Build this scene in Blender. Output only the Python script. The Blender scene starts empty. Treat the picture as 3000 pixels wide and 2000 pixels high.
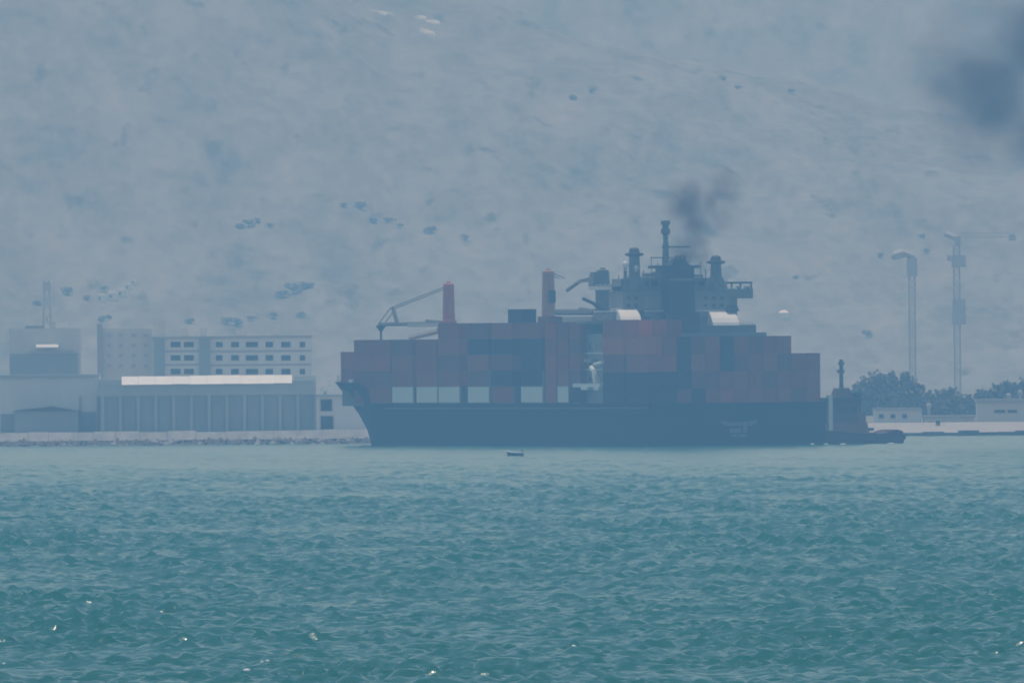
import bpy, bmesh, math, random
import numpy as np
from mathutils import Matrix, Vector

random.seed(7)
rng = np.random.default_rng(11)
SC = bpy.context.scene
COL = SC.collection

# ------------------------------------------------------------------ camera
F = 89000.0                      # focal length in photo pixels (3000 px wide frame)
CZ = 18.0                        # camera height above the sea
HZ = -9.6                        # horizon offset from the picture centre (photo pixels)
ROLL = math.radians(0.5)
cam = bpy.data.cameras.new('camera')
cam.sensor_width = 36.0
cam.lens = F / 3000 * 36.0
cam.clip_start = 5.0
cam.clip_end = 60000.0
camo = bpy.data.objects.new('camera', cam)
COL.objects.link(camo)
pitch = HZ / F
camo.matrix_world = Matrix.Translation((0, 0, CZ)) @ Matrix.Rotation(math.pi / 2 + pitch, 4, 'X') @ Matrix.Rotation(-ROLL, 4, 'Z')
SC.camera = camo

# ------------------------------------------------------------------ sky, sun, exposure
SUN_EL, SUN_AZ = math.radians(82), math.radians(-12)   # azimuth from +Y towards +X
world = bpy.data.worlds.new('World')
SC.world = world
world.use_nodes = True
wn = world.node_tree.nodes
wl = world.node_tree.links
bg = wn['Background']
sky = wn.new('ShaderNodeTexSky')
sky.sky_type = 'NISHITA'
sky.sun_disc = False
sky.sun_elevation = SUN_EL
sky.sun_rotation = SUN_AZ
sky.air_density = 1.2
sky.dust_density = 0.8
wl.new(sky.outputs['Color'], bg.inputs['Color'])
bg.inputs['Strength'].default_value = 0.145
sun = bpy.data.lights.new('sun', 'SUN')
sun.energy = 2.3
sun.angle = math.radians(0.5)
sun.color = (1.0, 0.985, 0.96)
suno = bpy.data.objects.new('sun', sun)
COL.objects.link(suno)
sd = Vector((math.sin(SUN_AZ) * math.cos(SUN_EL), math.cos(SUN_AZ) * math.cos(SUN_EL), math.sin(SUN_EL)))
suno.rotation_euler = sd.to_track_quat('Z', 'Y').to_euler()
suno.location = (0, 0, 900)

vs = SC.view_settings
vs.view_transform = 'Standard'
vs.look = 'None'
vs.exposure = -0.48
vs.gamma = 1.0
vs.use_curve_mapping = False
SC.render.engine = 'CYCLES'
cy = SC.cycles
cy.use_denoising = True
cy.max_bounces = 6
cy.diffuse_bounces = 2
cy.glossy_bounces = 3
cy.volume_bounces = 1
cy.transparent_max_bounces = 12
cy.volume_step_rate = 1.0
cy.volume_max_steps = 64
cy.sample_clamp_indirect = 4.0
cy.pixel_filter_type = 'BLACKMAN_HARRIS'
cy.filter_width = 1.8

HAZE_COL = (0.29, 0.60, 1.0)
HAZE_DENS = 1.82e-4

# ------------------------------------------------------------------ photo <-> world
cR, sR = math.cos(ROLL), math.sin(ROLL)
def unroll(px, py):
    dx, dy = px - 1500.0, py - 1000.0
    return dx * cR - dy * sR, dx * sR + dy * cR
def W(px, py, Y):
    ux, uy = unroll(px, py)
    return Vector((ux * Y / F, Y, CZ - (uy - HZ) * Y / F))

# ------------------------------------------------------------------ materials
MATS = {}
def mat(name, col, rough=0.6, var=0.12, scale=0.6, metallic=0.0, bump=0.0, streak=False, spec=0.5):
    if name in MATS:
        return MATS[name]
    m = bpy.data.materials.new(name)
    m.use_nodes = True
    nt = m.node_tree
    b = nt.nodes['Principled BSDF']
    b.inputs['Roughness'].default_value = rough
    b.inputs['Metallic'].default_value = metallic
    b.inputs['Specular IOR Level'].default_value = spec
    tc = nt.nodes.new('ShaderNodeTexCoord')
    mp = nt.nodes.new('ShaderNodeMapping')
    if streak:
        mp.inputs['Scale'].default_value = (1.0, 1.0, 0.18)
    nz = nt.nodes.new('ShaderNodeTexNoise')
    nz.inputs['Scale'].default_value = scale
    nz.inputs['Detail'].default_value = 5.0
    nz.inputs['Roughness'].default_value = 0.65
    nt.links.new(tc.outputs['Object'], mp.inputs['Vector'])
    nt.links.new(mp.outputs['Vector'], nz.inputs['Vector'])
    cr = nt.nodes.new('ShaderNodeValToRGB')
    e = cr.color_ramp.elements
    e[0].position, e[1].position = 0.3, 0.72
    e[0].color = (*[max(0.0, c * (1 - var)) for c in col], 1)
    e[1].color = (*[min(1.0, c * (1 + var)) for c in col], 1)
    nt.links.new(nz.outputs['Fac'], cr.inputs['Fac'])
    nt.links.new(cr.outputs['Color'], b.inputs['Base Color'])
    if bump:
        bp = nt.nodes.new('ShaderNodeBump')
        bp.inputs['Strength'].default_value = bump
        bp.inputs['Distance'].default_value = 0.3
        nt.links.new(nz.outputs['Fac'], bp.inputs['Height'])
        nt.links.new(bp.outputs['Normal'], b.inputs['Normal'])
    MATS[name] = m
    return m

M_hull = mat('hull paint', (0.010, 0.017, 0.032), 0.85, 0.3, 0.25, streak=True, spec=0.12)
M_deck = mat('deck paint', (0.16, 0.07, 0.05), 0.7, 0.2)
M_white = mat('white ship paint', (0.86, 0.86, 0.85), 0.5, 0.06, 0.4, streak=True)
M_house = mat('accommodation paint', (0.20, 0.205, 0.22), 0.5, 0.10, 0.4, streak=True)
M_dark = mat('dark steel', (0.035, 0.04, 0.045), 0.5, 0.2)
M_grey = mat('grey steel', (0.13, 0.14, 0.14), 0.5, 0.2)
M_funnel = mat('funnel paint', (0.014, 0.022, 0.04), 0.5, 0.2)
M_glass = mat('dark glass', (0.02, 0.025, 0.03), 0.1, 0.1)
M_orange = mat('orange crane paint', (0.55, 0.13, 0.06), 0.5, 0.12)
M_tan = mat('tan crane paint', (0.50, 0.23, 0.12), 0.5, 0.12)
M_jib = mat('pale jib paint', (0.55, 0.53, 0.48), 0.5, 0.1)
M_pale = mat('pale lettering paint', (0.13, 0.14, 0.15), 0.5, 0.35, 1.5)
CONT = {
    'red': mat('red container paint', (0.42, 0.085, 0.06), 0.85, 0.18, 0.5, streak=True, spec=0.12),
    'brown': mat('brown container paint', (0.33, 0.078, 0.055), 0.85, 0.18, 0.5, streak=True, spec=0.12),
    'orange': mat('orange container paint', (0.50, 0.14, 0.06), 0.85, 0.18, 0.5, streak=True, spec=0.12),
    'mauve': mat('faded red container paint', (0.37, 0.105, 0.08), 0.85, 0.18, 0.5, streak=True, spec=0.12),
    'blue': mat('dark blue container paint', (0.045, 0.038, 0.055), 0.85, 0.18, 0.5, streak=True, spec=0.12),
    'slate': mat('dull purple container paint', (0.22, 0.075, 0.065), 0.85, 0.18, 0.5, streak=True, spec=0.12),
    'white': mat('white container paint', (0.80, 0.80, 0.78), 0.85, 0.05, 0.5, streak=True, spec=0.12),
}
M_conc = mat('pale concrete', (0.46, 0.45, 0.44), 0.85, 0.12, 0.15)
M_wall_cream = mat('cream render', (0.78, 0.76, 0.71), 0.85, 0.12, 0.12, streak=True)
M_wall_grey = mat('grey cladding', (0.85, 0.85, 0.85), 0.7, 0.10, 0.15, streak=True)
M_wall_blue = mat('blue grey cladding', (0.34, 0.41, 0.43), 0.6, 0.16, 0.12, streak=True)
M_wall_mid = mat('slate cladding', (0.50, 0.55, 0.57), 0.6, 0.14, 0.12, streak=True)
M_roof_white = mat('white sheet roof', (0.86, 0.88, 0.90), 0.42, 0.03, 0.2)
M_roof_dark = mat('dark roofing', (0.10, 0.10, 0.10), 0.8, 0.2)
M_stone = mat('breakwater stone', (0.36, 0.36, 0.36), 0.9, 0.25, 0.5)
M_rock = mat('wet rock', (0.16, 0.145, 0.13), 0.9, 0.4, 0.6)
M_trunk = mat('bark', (0.09, 0.065, 0.045), 0.9, 0.2, 2.0)
M_leaf = mat('dark foliage', (0.06, 0.08, 0.045), 0.7, 0.35, 0.7)
M_leaf2 = mat('grey green foliage', (0.215, 0.205, 0.17), 0.7, 0.35, 0.7)
M_quarry = mat('bare pale rock', (0.80, 0.78, 0.74), 0.9, 0.1, 0.2)
M_foam_glint = mat('foam and painted glint white', (0.90, 0.92, 0.92), 0.6, 0.04, 3.0)  # also paints the sun glints on the nearest waves
M_crane_far = mat('pale grey crane paint', (0.50, 0.52, 0.55), 0.6, 0.12, 0.2)
M_tug = mat('brown tug paint', (0.30, 0.14, 0.11), 0.8, 0.2, 0.6, spec=0.2)
M_tughull = mat('dark red tug hull', (0.09, 0.035, 0.03), 0.8, 0.25, 0.6, spec=0.2)
M_rubber = mat('black rubber', (0.02, 0.02, 0.02), 0.8, 0.2)

# ------------------------------------------------------------------ mesh helpers
class MB:
    def __init__(self):
        self.v, self.f, self.m, self.mats = [], [], [], []
    def mi(self, m):
        if m not in self.mats:
            self.mats.append(m)
        return self.mats.index(m)
    def add(self, vs_, fs_, m):
        o = len(self.v)
        k = self.mi(m)
        self.v += [tuple(p) for p in vs_]
        for f in fs_:
            self.f.append(tuple(i + o for i in f))
            self.m.append(k)
        return self
    def box(self, x0, x1, y0, y1, z0, z1, m, taper=1.0):
        cx, cyy = (x0 + x1) / 2, (y0 + y1) / 2
        vs_ = []
        for z, k in ((z0, 1.0), (z1, taper)):
            for x, y in ((x0, y0), (x1, y0), (x1, y1), (x0, y1)):
                vs_.append((cx + (x - cx) * k, cyy + (y - cyy) * k, z))
        return self.add(vs_, [(0, 3, 2, 1), (4, 5, 6, 7), (0, 1, 5, 4), (1, 2, 6, 5), (2, 3, 7, 6), (3, 0, 4, 7)], m)
    def bar(self, p0, p1, r, m, n=6, r1=None):
        p0, p1 = Vector(p0), Vector(p1)
        r1 = r if r1 is None else r1
        d = (p1 - p0).normalized()
        a = d.orthogonal().normalized()
        b = d.cross(a)
        vs_ = []
        for p, rr in ((p0, r), (p1, r1)):
            for i in range(n):
                t = 2 * math.pi * i / n
                vs_.append(p + a * (rr * math.cos(t)) + b * (rr * math.sin(t)))
        fs_ = [(i, (i + 1) % n, n + (i + 1) % n, n + i) for i in range(n)]
        fs_ += [tuple(reversed(range(n))), tuple(range(n, 2 * n))]
        return self.add(vs_, fs_, m)
    def lathe(self, c, prof, m, n=12):
        vs_, fs_ = [], []
        for r, z in prof:
            for i in range(n):
                t = 2 * math.pi * i / n
                vs_.append((c[0] + r * math.cos(t), c[1] + r * math.sin(t), c[2] + z))
        for k in range(len(prof) - 1):
            for i in range(n):
                j = (i + 1) % n
                fs_.append((k * n + i, k * n + j, (k + 1) * n + j, (k + 1) * n + i))
        fs_.append(tuple(reversed(range(n))))
        fs_.append(tuple(range((len(prof) - 1) * n, len(prof) * n)))
        return self.add(vs_, fs_, m)
    def mesh(self, name, smooth=False):
        me = bpy.data.meshes.new(name)
        me.from_pydata(self.v, [], self.f)
        for m in self.mats:
            me.materials.append(m)
        me.polygons.foreach_set('material_index', self.m)
        if smooth:
            me.polygons.foreach_set('use_smooth', [True] * len(self.f))
        me.update()
        return me
    def build(self, name, parent=None, smooth=False, loc=None):
        o = bpy.data.objects.new(name, self.mesh(name, smooth))
        COL.objects.link(o)
        if parent is not None:
            o.parent = parent
        if loc is not None:
            o.location = loc
        return o

def tag(o, label=None, cat=None, group=None, kind=None):
    for k, v in (('label', label), ('category', cat), ('group', group), ('kind', kind)):
        if v:
            o[k] = v
    return o
def empty(name, loc, rz=0.0):
    o = bpy.data.objects.new(name, None)
    o.empty_display_size = 1.0
    COL.objects.link(o)
    o.location = loc
    o.rotation_euler = (0, 0, rz)
    return o
def smooth(a, b, x):
    t = np.clip((x - a) / (b - a), 0, 1)
    return t * t * (3 - 2 * t)

# ------------------------------------------------------------------ water (one sheet, real waves where they can be seen)
def build_water():
    rows = list(np.linspace(-1100, 1380, 26))
    d = 1395.0
    while d < 5440:
        rows.append(d)
        d += 0.42 * (d / 1500.0) ** 1.6
    rows.append(5450.0)
    rows = np.array(rows)
    NI = 330
    inner = np.linspace(-1, 1, NI)
    outer = np.array([0.02, 0.06, 0.14, 0.3, 0.6, 1.0])
    w = np.maximum(rows, 1380) * 0.0169 * 1.45
    XO = 4200.0
    cols = []
    for k in outer[::-1]:
        cols.append(-(w + (XO - w) * k))
    for t in inner:
        cols.append(w * t)
    for k in outer:
        cols.append(w + (XO - w) * k)
    X = np.stack(cols, 1).astype(np.float64)
    Y = np.repeat(rows[:, None], X.shape[1], 1)
    # jitter the rows so that the grid does not print through
    Z = np.zeros_like(X)
    DX, DY = np.zeros_like(X), np.zeros_like(X)
    n0 = len(outer)
    sl = np.s_[:, n0:n0 + NI]
    Xi, Yi = X[sl], Y[sl]
    r = np.random.default_rng(5)
    N = 110
    wlens = np.exp(r.uniform(math.log(0.8), math.log(7.0), N))
    for L in wlens:
        k = 2 * math.pi / L
        th = r.normal(math.radians(-75), 0.8)
        kx, ky = k * math.cos(th), k * math.sin(th)
        amp = 0.0102 * L * r.uniform(0.6, 1.4)
        if L > 3.4:
            amp *= (3.4 / L) ** 1.3
        ph = kx * Xi + ky * Yi + r.uniform(0, 6.283)
        c, s = np.cos(ph), np.sin(ph)
        Z[sl] += amp * c
        DX[sl] -= 0.45 * amp * s * kx / k
        DY[sl] -= 0.45 * amp * s * ky / k
    # gustiness: patches of rougher and calmer water
    g = np.ones_like(Xi)
    for i in range(14):
        L = r.uniform(18, 90)
        th = r.uniform(0, 6.283)
        g += 0.08 * np.cos(2 * math.pi / L * (math.cos(th) * Xi + 0.35 * math.sin(th) * Yi) + r.uniform(0, 6.283))
    fade = smooth(1380, 1440, Yi) * (1 - 0.7 * smooth(3100, 4700, Yi)) * smooth(0, 0.02, 1 - np.abs(inner))[None, :]
    g = np.clip(g, 0.35, 1.8) * fade
    Z[sl] *= g
    X[sl] += DX[sl] * g
    Y[sl] += DY[sl] * g
    nr, nc = X.shape
    co = np.stack([X, Y, Z], -1).reshape(-1, 3).astype(np.float32)
    ii = np.arange(nr * nc).reshape(nr, nc)
    q = np.stack([ii[:-1, :-1], ii[:-1, 1:], ii[1:, 1:], ii[1:, :-1]], -1).reshape(-1, 4).astype(np.int32)
    me = bpy.data.meshes.new('water')
    me.vertices.add(len(co))
    me.vertices.foreach_set('co', co.ravel())
    me.loops.add(q.size)
    me.loops.foreach_set('vertex_index', q.ravel())
    me.polygons.add(len(q))
    me.polygons.foreach_set('loop_start', np.arange(0, q.size, 4, dtype=np.int32))
    me.polygons.foreach_set('use_smooth', np.ones(len(q), dtype=bool))
    me.update(calc_edges=True)
    m = bpy.data.materials.new('sea water')
    m.use_nodes = True
    nt = m.node_tree
    b = nt.nodes['Principled BSDF']
    b.inputs['Base Color'].default_value = (0.005, 0.140, 0.104, 1)
    b.inputs['Roughness'].default_value = 0.2
    b.inputs['IOR'].default_value = 1.34
    geo = nt.nodes.new('ShaderNodeNewGeometry')
    mp = nt.nodes.new('ShaderNodeMapping')
    mp.inputs['Scale'].default_value = (1.6, 0.55, 1.0)
    nz = nt.nodes.new('ShaderNodeTexNoise')
    nz.inputs['Scale'].default_value = 1.0
    nz.inputs['Detail'].default_value = 4.0
    bp = nt.nodes.new('ShaderNodeBump')
    bp.inputs['Strength'].default_value = 0.45
    bp.inputs['Distance'].default_value = 0.2
    nt.links.new(geo.outputs['Position'], mp.inputs['Vector'])
    nt.links.new(mp.outputs['Vector'], nz.inputs['Vector'])
    nt.links.new(nz.outputs['Fac'], bp.inputs['Height'])
    nt.links.new(bp.outputs['Normal'], b.inputs['Normal'])
    me.materials.append(m)
    o = bpy.data.objects.new('water', me)
    COL.objects.link(o)
    o['kind'] = 'structure'
    return o
build_water()

# ------------------------------------------------------------------ land and hills
def vnoise(x, y, seed):
    r = np.random.default_rng(seed)
    out = np.zeros_like(x)
    for i in range(10):
        th = r.uniform(0, 6.283)
        k = r.uniform(0.6, 1.6)
        out += np.cos(k * (math.cos(th) * x + math.sin(th) * y) + r.uniform(0, 6.283))
    return out / 4.5
RIDGE_PX = [-4000, 0, 900, 1150, 1450, 1750, 2000, 2350, 2700, 3000, 4500]
RIDGE_PY = [-900, -500, -150, -20, 60, 150, 215, 300, 385, 430, 560]
YR = 9450.0
def land_h(X, Y):
    X = np.asarray(X, float); Y = np.asarray(Y, float)
    base = 2.1 + 1.6 * smooth(5500, 8600, Y)
    px = 1500 + X / np.maximum(Y, 1) * F
    ry = np.interp(px, RIDGE_PX, RIDGE_PY)
    H1 = CZ + (1000 + HZ - ry) * YR / F
    up = smooth(8600, YR + 120, Y) ** 0.9
    dn = 1 - 0.75 * smooth(YR + 120, YR + 700, Y)
    h1 = H1 * up * dn
    px2 = px
    H2 = 310 + 40 * np.sin(px2 / 900.0)
    h2 = H2 * smooth(10300, 12000, Y)
    h = base + np.maximum(h1, h2)
    onhill = smooth(8650, 8900, Y)
    h = h + onhill * (2.6 * vnoise(X / 22, Y / 40, 3) + 1.3 * vnoise(X / 8, Y / 16, 4) + 0.5 * vnoise(X / 3.2, Y / 7, 9))
    # the bay reaches further in on the right
    edge = np.where(X < 26, 5262.0, 5398.0)
    h = np.where(Y < edge, -2.0, h)
    return h
def build_land():
    ys = np.concatenate([np.linspace(5255, 5400, 30), np.linspace(5410, 8590, 60), np.linspace(8600, 9700, 260), np.linspace(9720, 12300, 160)])
    xs = np.concatenate([-np.geomspace(3800, 330, 22), np.linspace(-310, 310, 330), np.geomspace(330, 3800, 22)])
    X, Y = np.meshgrid(xs, ys)
    Z = land_h(X, Y)
    nr, nc = X.shape
    co = np.stack([X, Y, Z], -1).reshape(-1, 3).astype(np.float32)
    ii = np.arange(nr * nc).reshape(nr, nc)
    q = np.stack([ii[:-1, :-1], ii[:-1, 1:], ii[1:, 1:], ii[1:, :-1]], -1).reshape(-1, 4).astype(np.int32)
    me = bpy.data.meshes.new('hillside')
    me.from_pydata(co.tolist(), [], q.tolist())
    me.polygons.foreach_set('use_smooth', [True] * len(q))
    m = bpy.data.materials.new('dry scrub hillside')
    m.use_nodes = True
    nt = m.node_tree
    b = nt.nodes['Principled BSDF']
    b.inputs['Roughness'].default_value = 0.95
    b.inputs['Specular IOR Level'].default_value = 0.1
    geo = nt.nodes.new('ShaderNodeNewGeometry')
    mp = nt.nodes.new('ShaderNodeMapping')
    mp.inputs['Scale'].default_value = (1, 0.17, 1)
    nt.links.new(geo.outputs['Position'], mp.inputs['Vector'])
    def noise(scale, detail, rough=0.6):
        n = nt.nodes.new('ShaderNodeTexNoise')
        n.inputs['Scale'].default_value = scale
        n.inputs['Detail'].default_value = detail
        n.inputs['Roughness'].default_value = rough
        nt.links.new(mp.outputs['Vector'], n.inputs['Vector'])
        return n
    n1, n2, n3 = noise(0.05, 4), noise(0.22, 6, 0.7), noise(0.09, 5)
    cr = nt.nodes.new('ShaderNodeValToRGB')
    el = cr.color_ramp.elements
    el[0].position, el[0].color = 0.36, (0.16, 0.17, 0.145, 1)
    el[1].position, el[1].color = 0.68, (0.39, 0.37, 0.33, 1)
    e3 = el.new(0.5); e3.color = (0.27, 0.27, 0.24, 1)
    mx = nt.nodes.new('ShaderNodeMix'); mx.data_type = 'FLOAT'
    mx.inputs[0].default_value = 0.5
    nt.links.new(n1.outputs['Fac'], mx.inputs[2]); nt.links.new(n2.outputs['Fac'], mx.inputs[3])
    nt.links.new(mx.outputs[0], cr.inputs['Fac'])
    cr2 = nt.nodes.new('ShaderNodeValToRGB')
    cr2.color_ramp.elements[0].position = 0.60
    cr2.color_ramp.elements[1].position = 0.70
    nt.links.new(n3.outputs['Fac'], cr2.inputs['Fac'])
    mc = nt.nodes.new('ShaderNodeMix'); mc.data_type = 'RGBA'
    mc.inputs[7].default_value = (0.12, 0.125, 0.085, 1)
    nt.links.new(cr2.outputs['Color'], mc.inputs[0])
    nt.links.new(cr.outputs['Color'], mc.inputs[6])
    nt.links.new(mc.outputs[2], b.inputs['Base Color'])
    me.materials.append(m)
    me.update()
    o = bpy.data.objects.new('hillside', me)
    COL.objects.link(o)
    o['kind'] = 'structure'
build_land()

def hit(px, py):
    """point of the land under a photo pixel"""
    ux, uy = unroll(px, py)
    Y = np.arange(5400, 12200, 2.0)
    X = ux * Y / F
    Zr = CZ - (uy - HZ) * Y / F
    hh = land_h(X, Y)
    k = np.argmax(hh >= Zr)
    return Vector((X[k], Y[k], hh[k]))

# ------------------------------------------------------------------ the container ship
YAW = math.radians(107.0)
SA, SB = -math.cos(YAW), math.sin(YAW)          # ship axis = (-SA, SB), port = (-SB, -SA)
X0, Y0 = W(2163, 1305, 5000).x, 5000.0
ship = empty('container_ship', (X0, Y0, 0), YAW)
tag(ship, 'long dark hulled container ship seen from its stern quarter, stacked with red boxes', 'container ship')
def t_of(px, s, py=900):
    k = unroll(px, py)[0] / F
    return (X0 - SA * s - k * Y0 - k * SB * s) / (SB - k * SA)
def s_of(px, t, py=1000):
    k = unroll(px, py)[0] / F
    return (X0 - SB * t - k * Y0 + k * SA * t) / (SA + k * SB)
def z_of(py, s, t):
    Yw = Y0 + SB * s - SA * t
    Xw = X0 - SA * s - SB * t
    px = 1500 + Xw * F / Yw
    uy = unroll(px, py)[1]
    return CZ - (uy - HZ) * Yw / F
def to_world(s, t, z):
    return Vector((X0 - SA * s - SB * t, Y0 + SB * s - SA * t, z))
DECK = 7.1
# hull: lofted sections
ST = [0, 0.9, 6, 20, 60, 110, 140, 150, 158, 162, 166, 174, 182, 190, 197, 203, 208, 212]
WLB = [14.9, 15.3, 15.5, 15.5, 15.5, 15.5, 15.4, 15.1, 14.4, 13.7, 12.9, 10.7, 8.0, 5.2, 2.8, 0.8, 0.25, 0.2]
DKB = [15.0, 15.4, 15.5, 15.5, 15.5, 15.5, 15.5, 15.5, 15.5, 15.45, 15.3, 14.9, 14.0, 12.3, 9.8, 6.9, 3.8, 0.3]
def zdeck(s):
    return DECK + 3.6 * float(smooth(158.5, 165.5, s)) + 0.4 * float(smooth(182, 212, s))
def zfloor(s):
    return DECK - 0.35 + 3.4 * float(smooth(176, 180, s)) + 0.4 * float(smooth(182, 212, s))
def build_hull():
    mb = MB()
    fr = [-4.0, 0.0, 0.25, 0.5, 0.75, 1.0]
    vs_, fs_ = [], []
    for s, wb, db in zip(ST, WLB, DKB):
        zt = zdeck(s)
        for side in (1, -1):
            for f in fr:
                if f < 0:
                    b, z, ss = wb * 0.96, -4.0, s
                else:
                    b = wb + (db - wb) * (f ** 1.25)
                    z = zt * f
                    ss = s
                    if s > 198:
                        ss = 198 + (s - 198) * (0.35 + 0.65 * f)
                vs_.append((ss, side * b, z))
    n, k = len(fr), 2 * len(fr)
    for i in range(len(ST) - 1):
        for sd_ in (0, 1):
            for j in range(n - 1):
                a = i * k + sd_ * n + j
                q = (a, a + k, a + k + 1, a + 1)
                fs_.append(q if sd_ == 1 else tuple(reversed(q)))
    # transom and stem caps
    for j in range(n - 1):
        fs_.append((j, j + 1, n + j + 1, n + j))
        o = (len(ST) - 1) * k
        fs_.append((o + j, o + n + j, o + n + j + 1, o + j + 1))
    mb.add(vs_, fs_, M_hull)
    hull = mb.build('hull', ship)
    # deck just below the hull top, bulwark and forecastle stay above it
    dk = MB()
    dv, df = [], []
    for s, db, wb in zip(ST, DKB, WLB):
        z = zfloor(s)
        fz = z / zdeck(s)
        k = max(0.05, wb + (db - wb) * fz ** 1.25 - 0.15)
        sx = s if s <= 198 else 198 + (s - 198) * (0.35 + 0.65 * fz) - 0.1
        dv += [(max(sx, 0.05), k, z), (max(sx, 0.05), -k, z)]
    for i in range(len(ST) - 1):
        df.append((2 * i, 2 * i + 1, 2 * i + 3, 2 * i + 2))
    dk.add(dv, df, M_deck)
    dk.build('deck', ship)
    # rubbing strake, draught of rail
    rb = MB()
    for s0, s1 in ((0.3, 60), (60, 150)):
        rb.box(s0, s1, 15.5, 15.62, 6.2, 6.45, M_dark)
    rb.build('rubbing_strake', hull)
    # mark painted on the transom: a broad pale swoosh with a blurred line below
    mk = MB()
    def plate(x0, x1, ya0, yb0, ya1, yb1):
        s = -0.02
        def P(px, py):
            t = t_of(px, s, py)
            return (s, t, z_of(py, s, t))
        a, b_, c, d = P(x0, ya0), P(x1, ya1), P(x1, yb1), P(x0, yb0)
        back = [(p[0] + 0.03, p[1], p[2]) for p in (a, b_, c, d)]
        mk.add([a, b_, c, d] + back, [(0, 3, 2, 1), (4, 5, 6, 7), (0, 1, 5, 4), (1, 2, 6, 5), (2, 3, 7, 6), (3, 0, 4, 7)], M_pale)
    pts = [(2112, 1230, 1238), (2124, 1234, 1246), (2146, 1237, 1248), (2170, 1236, 1246), (2192, 1234, 1247), (2206, 1231, 1245), (2220, 1228, 1234)]
    for (xa, a0, a1), (xb, b0, b1) in zip(pts[:-1], pts[1:]):
        plate(xa, xb, a0, a1, b0, b1)
    plate(2138, 2172, 1254, 1268, 1254, 1266)
    plate(2177, 2189, 1247, 1266, 1247, 1266)
    plate(2146, 2158, 1272, 1279, 1272, 1279)
    plate(2164, 2188, 1272, 1280, 1272, 1280)
    mk.build('transom_mark', hull)
    # forecastle details
    fc = MB()
    for s in np.arange(183, 211, 3.0):
        db = float(np.interp(s, ST, DKB))
        for sd_ in (1, -1):
            fc.bar((s, sd_ * (db - 0.3), zdeck(s)), (s, sd_ * (db - 0.3), zdeck(s) + 1.1), 0.06, M_white, 5)
    fc.build('bow_rail', hull)['kind'] = 'stuff'
    for y in (3, -5):
        MB().box(194, 198, y, y + 2, zfloor(196) - 0.02, zdeck(196) + 1.0, M_dark).build('windlass', hull)
    bw = MB()
    bw.box(s_of(1048, 13.3, 1130), s_of(1036, 13.3, 1130), 12.4, 14.2, zdeck(184) - 0.3, zdeck(184) + 0.55, M_white)
    bw.build('mooring_station', hull)
    # small pale fairlead on the port side
    return hull
hull = build_hull()

def rect(name, x0, x1, y0, y1, s, ds, m, parent, taper=1.0, build=True):
    """box whose aft face, at station s, spans the photo rectangle"""
    ym = (y0 + y1) / 2
    ta, tb = t_of(x0, s, ym), t_of(x1, s, ym)
    tm = (ta + tb) / 2
    z1, z0 = z_of(y0, s, tm), z_of(y1, s, tm)
    b = MB().box(s, s + ds, min(ta, tb), max(ta, tb), z0, z1, m, taper)
    return b.build(name, parent) if build else (s, s + ds, min(ta, tb), max(ta, tb), z0, z1)

# ---- accommodation block
sup = MB().box(27.2, 40.5, -13.6, 14.3, DECK - 0.3, 18.6, M_house).build('superstructure', ship)
for lev in (9.9, 12.6, 15.3):
    MB().box(27.0, 40.7, -13.8, 14.55, lev, lev + 0.16, M_white).build('deck_edge', sup)
rect('upper_deck_house', 1795, 2160, 912, 990, 31.5, 9.0, M_house, sup)
rect('upper_deck_house', 1824, 2138, 852, 912.4, 33.0, 7.6, M_house, sup)
rect('deck_edge', 1788, 2166, 908.5, 912.2, 31.2, 9.6, M_white, sup)
bridge = rect('bridge', 1821, 2076, 816, 852.3, 36.0, 5.5, M_grey, sup)
for i in range(9):
    xa = 1828 + i * 27
    rect('bridge_window', xa, xa + 20, 823, 837, 35.93, 0.1, M_glass, bridge)
rect('bridge_wing', 1742, 1822, 838, 849, 37.0, 3.2, M_white, bridge)
rect('bridge_wing', 2074, 2206, 846, 874, 37.0, 3.2, M_house, bridge)
rect('wing_canopy', 2138, 2204, 825, 831, 37.0, 3.2, M_dark, bridge)
for x in (2142, 2168, 2199):
    rect('canopy_post', x, x + 4, 831, 846, 37.2, 0.25, M_dark, bridge)
rect('wing_console', 2160, 2172, 838, 846, 38.2, 0.6, M_dark, bridge)
rect('wing_cab', 2188, 2204, 838, 858, 37.6, 1.6, M_grey, bridge)
rect('wing_cab', 1796, 1822, 838.6, 850, 36.5, 2.4, M_dark, bridge)
rect('wing_support', 2120, 2160, 872, 912, 38.0, 1.2, M_house, bridge)
# upper deck windows of the house
for r_, yy in enumerate((868, 890)):
    for x in (1836, 1858, 1892, 1914, 2062, 2086, 2110):
        rect('cabin_window', x, x + 11, yy, yy + 9, 32.94, 0.1, M_glass, sup)
for x in (1806, 1888, 1912, 1936, 2060, 2078):
    rect('cabin_window', x, x + 10, 928, 938, 31.44, 0.1, M_glass, sup)
# port side windows of the lower block, seen in the gap
for lev in (10.6, 13.3, 16.0):
    for s in (29.5, 32.5, 35.5, 38.5):
        MB().box(s, s + 0.9, 14.26, 14.36, lev, lev + 0.9, M_glass).build('cabin_window', sup)
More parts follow.
